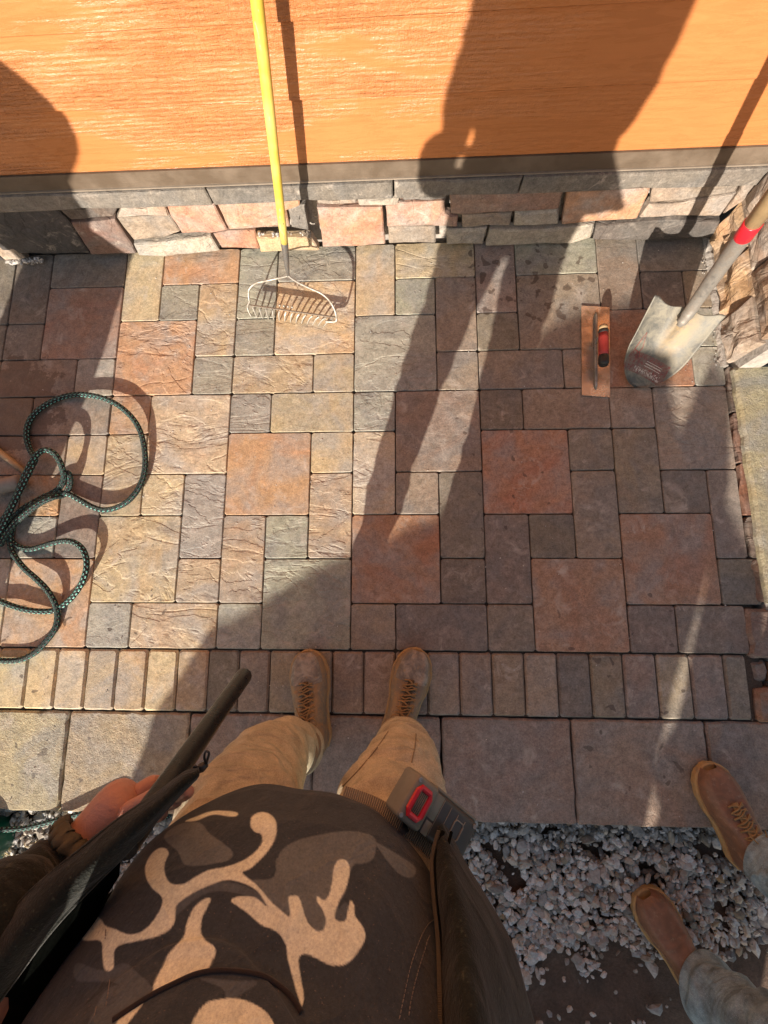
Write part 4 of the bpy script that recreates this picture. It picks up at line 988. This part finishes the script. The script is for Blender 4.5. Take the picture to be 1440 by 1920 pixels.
z_ = MB(); z_.tube([p + Vector((.005, .0, .004)) for p in zp], .0028, 8); z_.tube([p + Vector((.016, .0, .004)) for p in zp[::6]], .002, 6); z_.build('piping', M['jacket_in'], j2)
up_ = [(374, 1441), (345, 1452), (290, 1493), (222, 1538), (154, 1592), (67, 1664), (-30, 1770), (-130, 1880)]
lo_ = [(366, 1458), (340, 1484), (298, 1530), (234, 1600), (179, 1655), (95, 1745), (10, 1860), (-80, 1990)]
lg = []
for i, (a, b_) in enumerate(zip(up_, lo_)):
    z = .915 + .013 * i; lg.append([at(*a, z), at((a[0] + b_[0]) / 2 + 2, (a[1] + b_[1]) / 2, z + .022), at(*b_, z + .004)])
j3 = sheet('left_front', lg, M['jacket'], jk, 9, .006, .004, 18, 5)
e_ = MB()
for k_ in (0, 2):
    e_.tube(spline([r[k_] + Vector((0, 0, .003)) for r in lg], 8), .0024, 7)
e_.tube(spline([r[1].lerp(r[2], .45) + Vector((0, 0, .003)) for r in lg], 8), .0018, 7)
e_.build('edge_cord', M['jacket'], j3)
z_ = MB(); a, b_ = at(372, 1444, .92), at(387, 1432, .918); z_.tube([a, a.lerp(b_, .4), b_], [.004, .0055, .004], 10)
z_.tube(spline([b_, at(383, 1420, .925), at(386, 1409, .93), at(392, 1412, .93), at(389, 1424, .925), b_], 4), .0014, 6)
z_.tube(spline([at(374, 1447, .92), at(366, 1436, .925), at(362, 1444, .92), at(366, 1450, .92)], 4), .0014, 6); z_.build('zipper_end', M['black_rubber'], j3)
# side of the jacket hanging below the strip
sheet('left_lining', [[at(225, 1612, .935), at(222, 1640, .90)], [at(177, 1660, .94), at(188, 1700, .88)], [at(92, 1750, .96), at(165, 1775, .88)], [at(6, 1865, .97), at(150, 1890, .90)], [at(-85, 1995, .99), at(140, 2030, .94)]], M['jacket_in'], jk, 8, .004, .006, 12, 9)
sheet('left_side', [[Vector((-.20, -.18, .78)), Vector((-.24, -.30, .76))], [Vector((-.22, -.18, .90)), Vector((-.25, -.30, .88))], [Vector((-.24, -.19, 1.05)), Vector((-.26, -.30, 1.05))]], M['jacket_in'], jk, 6, .004, .006, 12, 3)
# body: head, trunk, arms, legs as one surface; fingers rooted in the palms
W_ = at(170, 1570, .868); P1 = at(226, 1512, .862); tb0 = at(318, 1466, .86); tb1 = at(458, 1266, .56)
tdir = (tb1 - tb0).normalized()
knk = [at(290, 1466, .842), at(270, 1486, .84), at(248, 1510, .842), at(232, 1538, .848)]
tips = [(at(316, 1492, .805), at(345, 1490, .812), at(357, 1482, .822)), (at(296, 1505, .80), at(322, 1506, .803), at(336, 1500, .812)), (at(272, 1528, .80), at(296, 1530, .80), at(308, 1524, .81)), (at(252, 1552, .808), at(272, 1553, .806), at(284, 1548, .81))]
ch = [[((.0, -.25, .92), (.11, .09)), ((.0, -.26, 1.08), (.13, .09)), ((.0, -.27, 1.25), (.14, .10)), ((.0, -.27, 1.38), (.12, .08)), ((.0, -.24, 1.50), .055), ((.0, -.20, 1.57), .062), ((0, -.18, 1.66), (.078, .092)), ((0, -.175, 1.74), (.070, .085))],
      [(3, 0), ((-.18, -.28, 1.40), .055), ((-.28, -.355, 1.13), .030), (at(125, 1618, .89), .031), (W_, .030), (P1, .038), (at(262, 1482, .856), .030)],
      [(3, 0), ((.16, -.28, 1.40), .055), ((.175, -.27, 1.14), .042), ((.20, -.06, 1.37), .030), ((.24, .08, 1.50), .028), ((.24, .17, 1.52), (.036, .02))],
      [(0, 0), ((-.09, -.25, .86), .085), ((-.12, -.18, .48), .058), ((-.115, -.23, .10), .040)],
      [(0, 0), ((.10, -.25, .86), .085), ((.165, -.18, .48), .058), ((.165, -.22, .10), .040)]]
fr = (.0095, .0088, .008)
for kk, tp in zip(knk, tips):
    base = P1.lerp(kk, .35)
    ch.append([(base, .0135), (kk, .0125), (tp[0], .0108), (tp[1], .0098), (tp[2], .0085)])
ch.append([(W_.lerp(P1, .45), .017), (at(232, 1528, .878), .0145), (at(270, 1505, .886), .0115), (at(305, 1482, .888), .0095)])
hb = Vector((.24, .17, 1.52))
for i in range(4): ch.append([(hb + Vector((.0, -.01, 0)), .010), (hb + Vector((-.02 - .0, .02 + i * .006, -.004 + i * .012 - .018)), .009), (hb + Vector((-.06, .03 + i * .004, -.02 + i * .014)), .008)])
ch.append([(hb + Vector((0, -.03, 0)), .012), (hb + Vector((-.03, -.05, -.004)), .010), (hb + Vector((-.06, -.05, -.006)), .008)])
skin_body('body', ch, ph, M['skin'])
# face and hair (out of the picture, but his)
hc = Vector((0, -.178, 1.70))
m = MB(); m.tube([hc + Vector((0, .075, .01)), hc + Vector((0, .100, -.028)), hc + Vector((0, .088, -.036))], [.008, .013, .006], 10); m.build('nose', M['skin'], ph)
for sg in (-1, 1):
    m = MB(); m.tube([hc + Vector((.078 * sg, -.005, -.025)), hc + Vector((.088 * sg, -.012, 0)), hc + Vector((.082 * sg, -.008, .025))], [.008, .016, .008], 8, flat=.5); m.build('ear', M['skin'], ph)
m = MB(); m.tube([hc + Vector((0, -.01, z)) for z in (.0, .04, .075, .095, .10)], [.094, .094, .082, .055, .01], 24); m.tube([hc + Vector((0, .07, .045)), hc + Vector((0, .15, .03))], [(.012, .07), (.006, .05)], 16); m.build('cap', M['dark_cloth'], ph)
# wristband: knotted paracord
wd = (at(225, 1515, .86) - at(120, 1622, .90)).normalized(); wc = at(150, 1590, .882)
u1 = wd.cross(Vector((0, 0, 1))).normalized(); u2 = wd.cross(u1)
m = MB()
P_ = [wc + u1 * (.038 * math.cos(t)) + u2 * (.036 * math.sin(t)) + wd * (.0015 * math.sin(t * 16)) for t in np.linspace(0, 6.2832, 90)]
m.tube(P_, [.0105 + .0022 * math.sin(i * 1.4) for i in range(90)], 10, False, .55, wd); 
m.build('wristband', leather('paracord', (.05, .045, .03), (.085, .075, .045), None, .6), ph)
# phone in the right hand: the picture was taken with it
m = MB(); m.box(CAM + ROT @ Vector((.035, -.05, .012)), (.075, .155, .008), ROT.to_3x3()); o = m.build('phone', M['glass'], None, False); tag(o, 'dark phone held level in the right hand of the standing person', 'phone')

# black pipe in the left hand
def pipe_mat():
    m = N('black_pipe', .30, 0, .35); c = m.coord('Position'); n = m.noise(c, 45, 6, .75); 
    return m.done(m.mix(m.ramp(n, [(.5, 0), (.72, 1)]), (.008, .009, .008), (.035, .036, .03)), m.ramp(n, [(.3, .18), (.7, .5)]), m.bump(m.noise(c, 160, 4, .8), .5, .0012))
m = MB(); hs = tb0 - tdir * .10
m.tube([hs, tb0, tb0.lerp(tb1, .5), tb0.lerp(tb1, .88), tb1 - tdir * .004, tb1], [.0150, .0152, .0152, .0158, .0165, .0150], 12)
o = m.build('pipe', pipe_mat(), None, True); tag(o, 'glossy black pipe gripped in the left hand of the camouflage worker', 'pipe')
md = o.modifiers.new('edge', 'EDGE_SPLIT'); md.split_angle = math.radians(45)

# cordless tool battery on the belt
bt = empty('tool_battery', at(812, 1530, .79)); tag(bt, 'grey power tool battery with a red latch hanging from the belt', 'battery')
SB = .80; c = at(812, 1528, .795); ex = (at(880, 1575, .775) - at(760, 1475, .81)).normalized(); tc = (CAM - c).normalized(); ey = tc.cross(ex).normalized(); ez = ex.cross(ey).normalized()
Rb = Matrix((ex, ey, ez)).transposed()
def bbox(name, cx, cy, cz, sx, sy, sz, mat, bev=.004, seg=3, par=None):
    m = MB(); m.box(c + Rb @ Vector((cx, cy, cz)) * SB, (sx * SB, sy * SB, sz * SB), Rb); o = m.build(name, mat, par or bt, False)
    b2 = o.modifiers.new('bevel', 'BEVEL'); b2.width = bev; b2.segments = seg; o.data.polygons.foreach_set('use_smooth', [True] * len(o.data.polygons)); return o
gp = simple('grey_green_plastic', (.19, .18, .14), .5, var=.3, bump=.3); dp = simple('dark_plastic', (.055, .052, .046), .45, bump=.3); sc_ = simple('scratched_light_plastic', (.22, .20, .16), .5, var=.4)
shl = bbox('shell', .025, 0, -.016, .118, .070, .055, dp, .007)
bbox('latch_housing', -.045, 0, -.010, .052, .074, .055, gp, .006)
bbox('side_rail', .03, .0372, -.012, .10, .006, .03, gp, .002)
def frame_ring(w, h, cx, cy, cz, r, mat, name, par):
    m = MB(); pts = []
    for a, bq in ((-1, -.7), (-1, .7), (-.7, 1), (.7, 1), (1, .7), (1, -.7), (.7, -1), (-.7, -1), (-1, -.7), (-1, 0)):
        pts.append(c + Rb @ Vector((cx + a * w / 2, cy + bq * h / 2, cz)) * SB)
    m.tube(pts, [(r * .9, r)] * len(pts), 8, False, None, tuple(ez)); return m.build(name, mat, par, False)
frame_ring(.027, .043, -.046, 0, .019, .0042, M['red_plastic'], 'red_latch', bt)
bbox('worn_patch', -.012, .012, .0112, .022, .040, .0016, gp, .0006, 1); bbox('worn_patch', -.008, -.022, .0112, .014, .022, .0016, gp, .0006, 1)
g_ = bbox('latch_grip', -.046, 0, .016, .020, .036, .006, dp, .001, 1)
for k in range(5): bbox('rib', -.053 + .0035 * k, 0, .0195, .0014, .034, .003, gp, .0004, 1, g_)
for k in range(4): bbox('groove_line', .0 + .018 * k, 0, .0118, .0012, .060 - .004 * k, .0012, sc_, .0003, 1)
frame_ring(.020, .028, .045, .004, .012, .0010, sc_, 'button_outline', bt)
for a_, b2_ in ((-.064, .030), (-.064, -.030), (.075, .028), (.075, -.028)):
    m = MB(); q_ = c + Rb @ Vector((a_, b2_, .0165 if a_ < 0 else .0105)) * SB; m.tube([q_, q_ + ez * .0015], .0030, 12); m.build('screw', M['steel'], bt, False)
m = MB(); a_ = c + Rb @ Vector((-.02, -.045, -.03)); m.tube([a_, c + Rb @ Vector((.03, -.05, -.03)), c + Rb @ Vector((.08, -.052, -.04))], [(.010, .016)] * 3, 12); m.build('holder', M['black_rubber'], bt)

# --- second worker at the right, brown boots
pb = empty('person', (1.1, -.6, 0)); tag(pb, 'person in faded jeans and brown leather boots, one boot on the step', 'person')
def foot(px_toe, px_dir, z, L_=.295):
    a, b_ = at(*px_toe, z + .03), at(*px_dir, z + .03); d = (b_ - a).normalized(); return (a.x, a.y), (a.x + d.x * L_, a.y + d.y * L_)
t1, h1 = foot((1326, 1434), (1400, 1600), 0); t2, h2 = foot((1205, 1672), (1330, 1880), -.105)
boot(pb, t1, h1, 0, .122, (M['brown_boot'], M['gum_sole'], None, M['lace']), shaft=.05)
boot(pb, t2, h2, -.105, .128, (M['brown_boot'], M['gum_sole'], None, M['lace']), laces=False, shaft=.05)
m = MB()
limb(m, [(h1[0] - .022, h1[1] + .075, .105), (h1[0] - .012, h1[1] + .06, .16), (h1[0] + .01, h1[1] + .035, .28), (h1[0] + .05, h1[1] + .01, .48), (1.32, -.68, .70), (1.36, -.78, .92)], [(.070, .062), (.072, .064), (.074, .070), (.084, .084), (.105, .105), (.12, .12)], 48, 14, .010, (9, 9, 22), 11)
limb(m, [(h2[0] - .03, h2[1] + .06, .00), (h2[0] - .02, h2[1] + .07, .06), (h2[0] + .01, h2[1] + .10, .18), (h2[0] + .09, h2[1] + .14, .42), (1.22, -.84, .66), (1.30, -.90, .92)], [(.085, .075), (.088, .080), (.085, .085), (.095, .095), (.11, .11), (.12, .12)], 48, 14, .012, (9, 9, 20), 15)
m.build('jeans', M['denim'], pb)
m = MB(); limb(m, [(1.33, -.82, .86), (1.35, -.80, 1.0), (1.40, -.74, 1.25), (1.43, -.70, 1.42), (1.44, -.68, 1.50)], [(.14, .18), (.14, .19), (.14, .21), (.11, .19), (.06, .07)], 40, 8, .006); 
limb(m, [(1.60, -.68, 1.40), (1.66, -.62, 1.15), (1.58, -.45, .98)], [.06, .05, .04], 24, 8, .004); limb(m, [(1.27, -.74, 1.40), (1.24, -.70, 1.16), (1.36, -.50, 1.05)], [.06, .05, .04], 24, 8, .004)
m.build('jacket', M['dark_cloth'], pb)
skin_body('body', [[((1.33, -.82, .95), (.1, .09)), ((1.40, -.74, 1.25), (.12, .09)), ((1.43, -.70, 1.40), (.10, .08)), ((1.44, -.67, 1.52), .05), ((1.45, -.65, 1.60), (.07, .08)), ((1.45, -.65, 1.70), (.072, .085))],
   [(2, 0), ((1.60, -.68, 1.40), .05), ((1.66, -.62, 1.15), .038), ((1.58, -.45, .98), .028), ((1.54, -.38, .94), .032), ((1.50, -.32, .91), .014)], [(2, 0), ((1.27, -.74, 1.40), .05), ((1.24, -.70, 1.16), .038), ((1.36, -.50, 1.05), .028), ((1.41, -.44, 1.02), .032), ((1.46, -.40, 1.00), .014)],
   [(0, 0), ((1.36, -.76, .88), .08), ((h1[0] + .05, h1[1] + .01, .48), .055), ((h1[0] - .02, h1[1] + .07, .06), .038)], [(0, 0), ((1.30, -.87, .88), .08), ((h2[0] + .09, h2[1] + .14, .42), .055), ((h2[0] - .03, h2[1] + .06, -.04), .038)]], pb, M['skin'])
m = MB(); hc = Vector((1.45, -.65, 1.66)); m.tube([hc + Vector((0, -.01, z)) for z in (.0, .04, .075, .095, .10)], [.09, .092, .08, .055, .01], 24); m.build('hair', M['hair'], pb)

# --- third worker, standing left of the picture: only the shadow comes in
pcx = empty('person', (-1.6, -.1, 0)); tag(pcx, 'person in a long dark coat widened to fill the shadow standing just beyond the left edge, hand on hip', 'person')
m = MB(); limb(m, [(-1.395, -.1, .06), (-1.405, -.1, .3), (-1.44, -.1, .48), (-1.57, -.1, .75), (-1.62, -.1, .9)], [.075, .08, .09, .11, .12], 24, 8, .004); limb(m, [(-1.58, -.14, .06), (-1.60, -.14, .3), (-1.64, -.12, .5), (-1.70, -.1, .9)], [.075, .08, .10, .12], 24, 8, .004); m.build('trousers', M['dark_cloth'], pcx)
m = MB(); limb(m, [(-1.60, -.12, .34), (-1.68, -.1, .66), (-1.64, -.1, .92), (-1.64, -.1, 1.15), (-1.70, -.1, 1.38), (-1.75, -.1, 1.5)], [(.1, .14), (.13, .16), (.13, .22), (.13, .24), (.10, .20), (.05, .07)], 36, 8, .006)  # coat added and widened so its shadow fills the left side
limb(m, [(-1.50, -.1, 1.34), (-1.335, -.1, 1.13), (-1.50, -.1, .95)], [.075, .055, .055], 24, 8, .003); limb(m, [(-1.93, -.1, 1.38), (-2.02, -.1, 1.12), (-2.0, -.05, .9)], [.07, .05, .04], 24, 8, .003); m.build('coat', M['dark_cloth'], pcx)
skin_body('body', [[((-1.7, -.1, .95), (.1, .09)), ((-1.72, -.1, 1.2), (.12, .09)), ((-1.74, -.1, 1.38), (.10, .08)), ((-1.75, -.09, 1.52), .05), ((-1.75, -.08, 1.60), (.07, .08)), ((-1.75, -.08, 1.70), (.072, .085))],
   [(2, 0), ((-1.50, -.1, 1.34), .05), ((-1.335, -.1, 1.13), .036), ((-1.50, -.1, .95), .026), ((-1.55, -.06, .93), .03)], [(2, 0), ((-1.93, -.1, 1.38), .05), ((-2.02, -.1, 1.12), .036), ((-2.0, -.05, .9), .026), ((-2.0, -.02, .83), .03)],
   [(0, 0), ((-1.64, -.1, .88), .08), ((-1.44, -.1, .48), .055), ((-1.395, -.1, .05), .036)], [(0, 0), ((-1.75, -.1, .88), .08), ((-1.64, -.12, .5), .055), ((-1.58, -.14, .05), .036)]], pcx, M['skin'])
boot(pcx, (-1.40, .08), (-1.41, -.20), 0, .11, (M['boot'], M['sole'], None, M['lace']), laces=False); boot(pcx, (-1.58, .05), (-1.60, -.24), 0, .11, (M['boot'], M['sole'], None, M['lace']), laces=False)

# --- added, unseen: a shade tarp behind the photographer, and a plank leaning on it
def prism(name, outline, y0, y1, mat, amp=.012):
    P = []
    for (a, b_) in zip(outline, outline[1:] + outline[:1]):
        k = max(1, int(math.hypot(b_[0] - a[0], b_[1] - a[1]) / .05))
        P += [(a[0] + (b_[0] - a[0]) * i / k, a[1] + (b_[1] - a[1]) * i / k) for i in range(k)]
    n = len(P); V = []; cx = sum(p[0] for p in P) / n; ny = 8
    for j in range(ny + 1):
        y = y0 + (y1 - y0) * j / ny; s = 1 - .35 * (j / ny) ** 2
        for (u, z) in P:
            v = Vector((cx + (u - cx) * (1 - .42 * (j / ny)), y, z * s)); V.append(v + Vector((0, .05 * noise.noise(v * 6), 0)) + Vector((1, 0, 1)) * (amp * noise.noise(v * 9) * (z > .05)))
    F = [(j * n + i, j * n + (i + 1) % n, (j + 1) * n + (i + 1) % n, (j + 1) * n + i) for j in range(ny) for i in range(n)] + [tuple(range(n - 1, -1, -1)), tuple(ny * n + i for i in range(n))]
    return mk(name, V, F, mat, None, False)
Y0 = -2.4
o = prism('shade_stack', [(-1.36, -.13), (-1.36, .84), (-1.375, .88), (-1.28, .985), (-1.145, 1.02), (-.99, 1.067), (-.85, 1.10), (-.78, 1.12), (-.64, 1.14), (-.56, 1.30), (-.47, 1.42), (-.2, 1.46), (-.05, 1.45), (.03, 1.31), (.10, 1.25), (.15, 1.36), (.22, 1.32), (.30, 1.18), (.20, 1.12), (.25, .95), (.275, .8), (.28, -.13)], Y0, Y0 - .8, M['caster'], .006)  # added blocker, outline traced back along the sun from the shadow edges
tag(o, 'grey tarp put behind the workers, unseen, to cast the shade on the paving', 'shade caster')
PL = [(.27, -.13), (.80, -.13), (.80, .72), (.58, .78), (.555, .86), (.46, 1.06), (.29, 1.16), (.300, .92), (.302, .87), (.27, .845), (.27, .80), (.30, .787), (.31, .755), (.27, .735)]  # added blocker, its edges leave the slit of sun on the paving
m = MB(); k = len(PL); m.add([(x, Y0 + .01, z) for x, z in PL] + [(x, Y0 - .04, z) for x, z in PL], [tuple(range(k)), tuple(range(2 * k - 1, k - 1, -1))] + [(i, i + k, (i + 1) % k + k, (i + 1) % k) for i in range(k)])
o = m.build('shade_board', M['wood'], None, False); tag(o, 'unseen board added to shape the shade, beside the tarp covered stack', 'board')
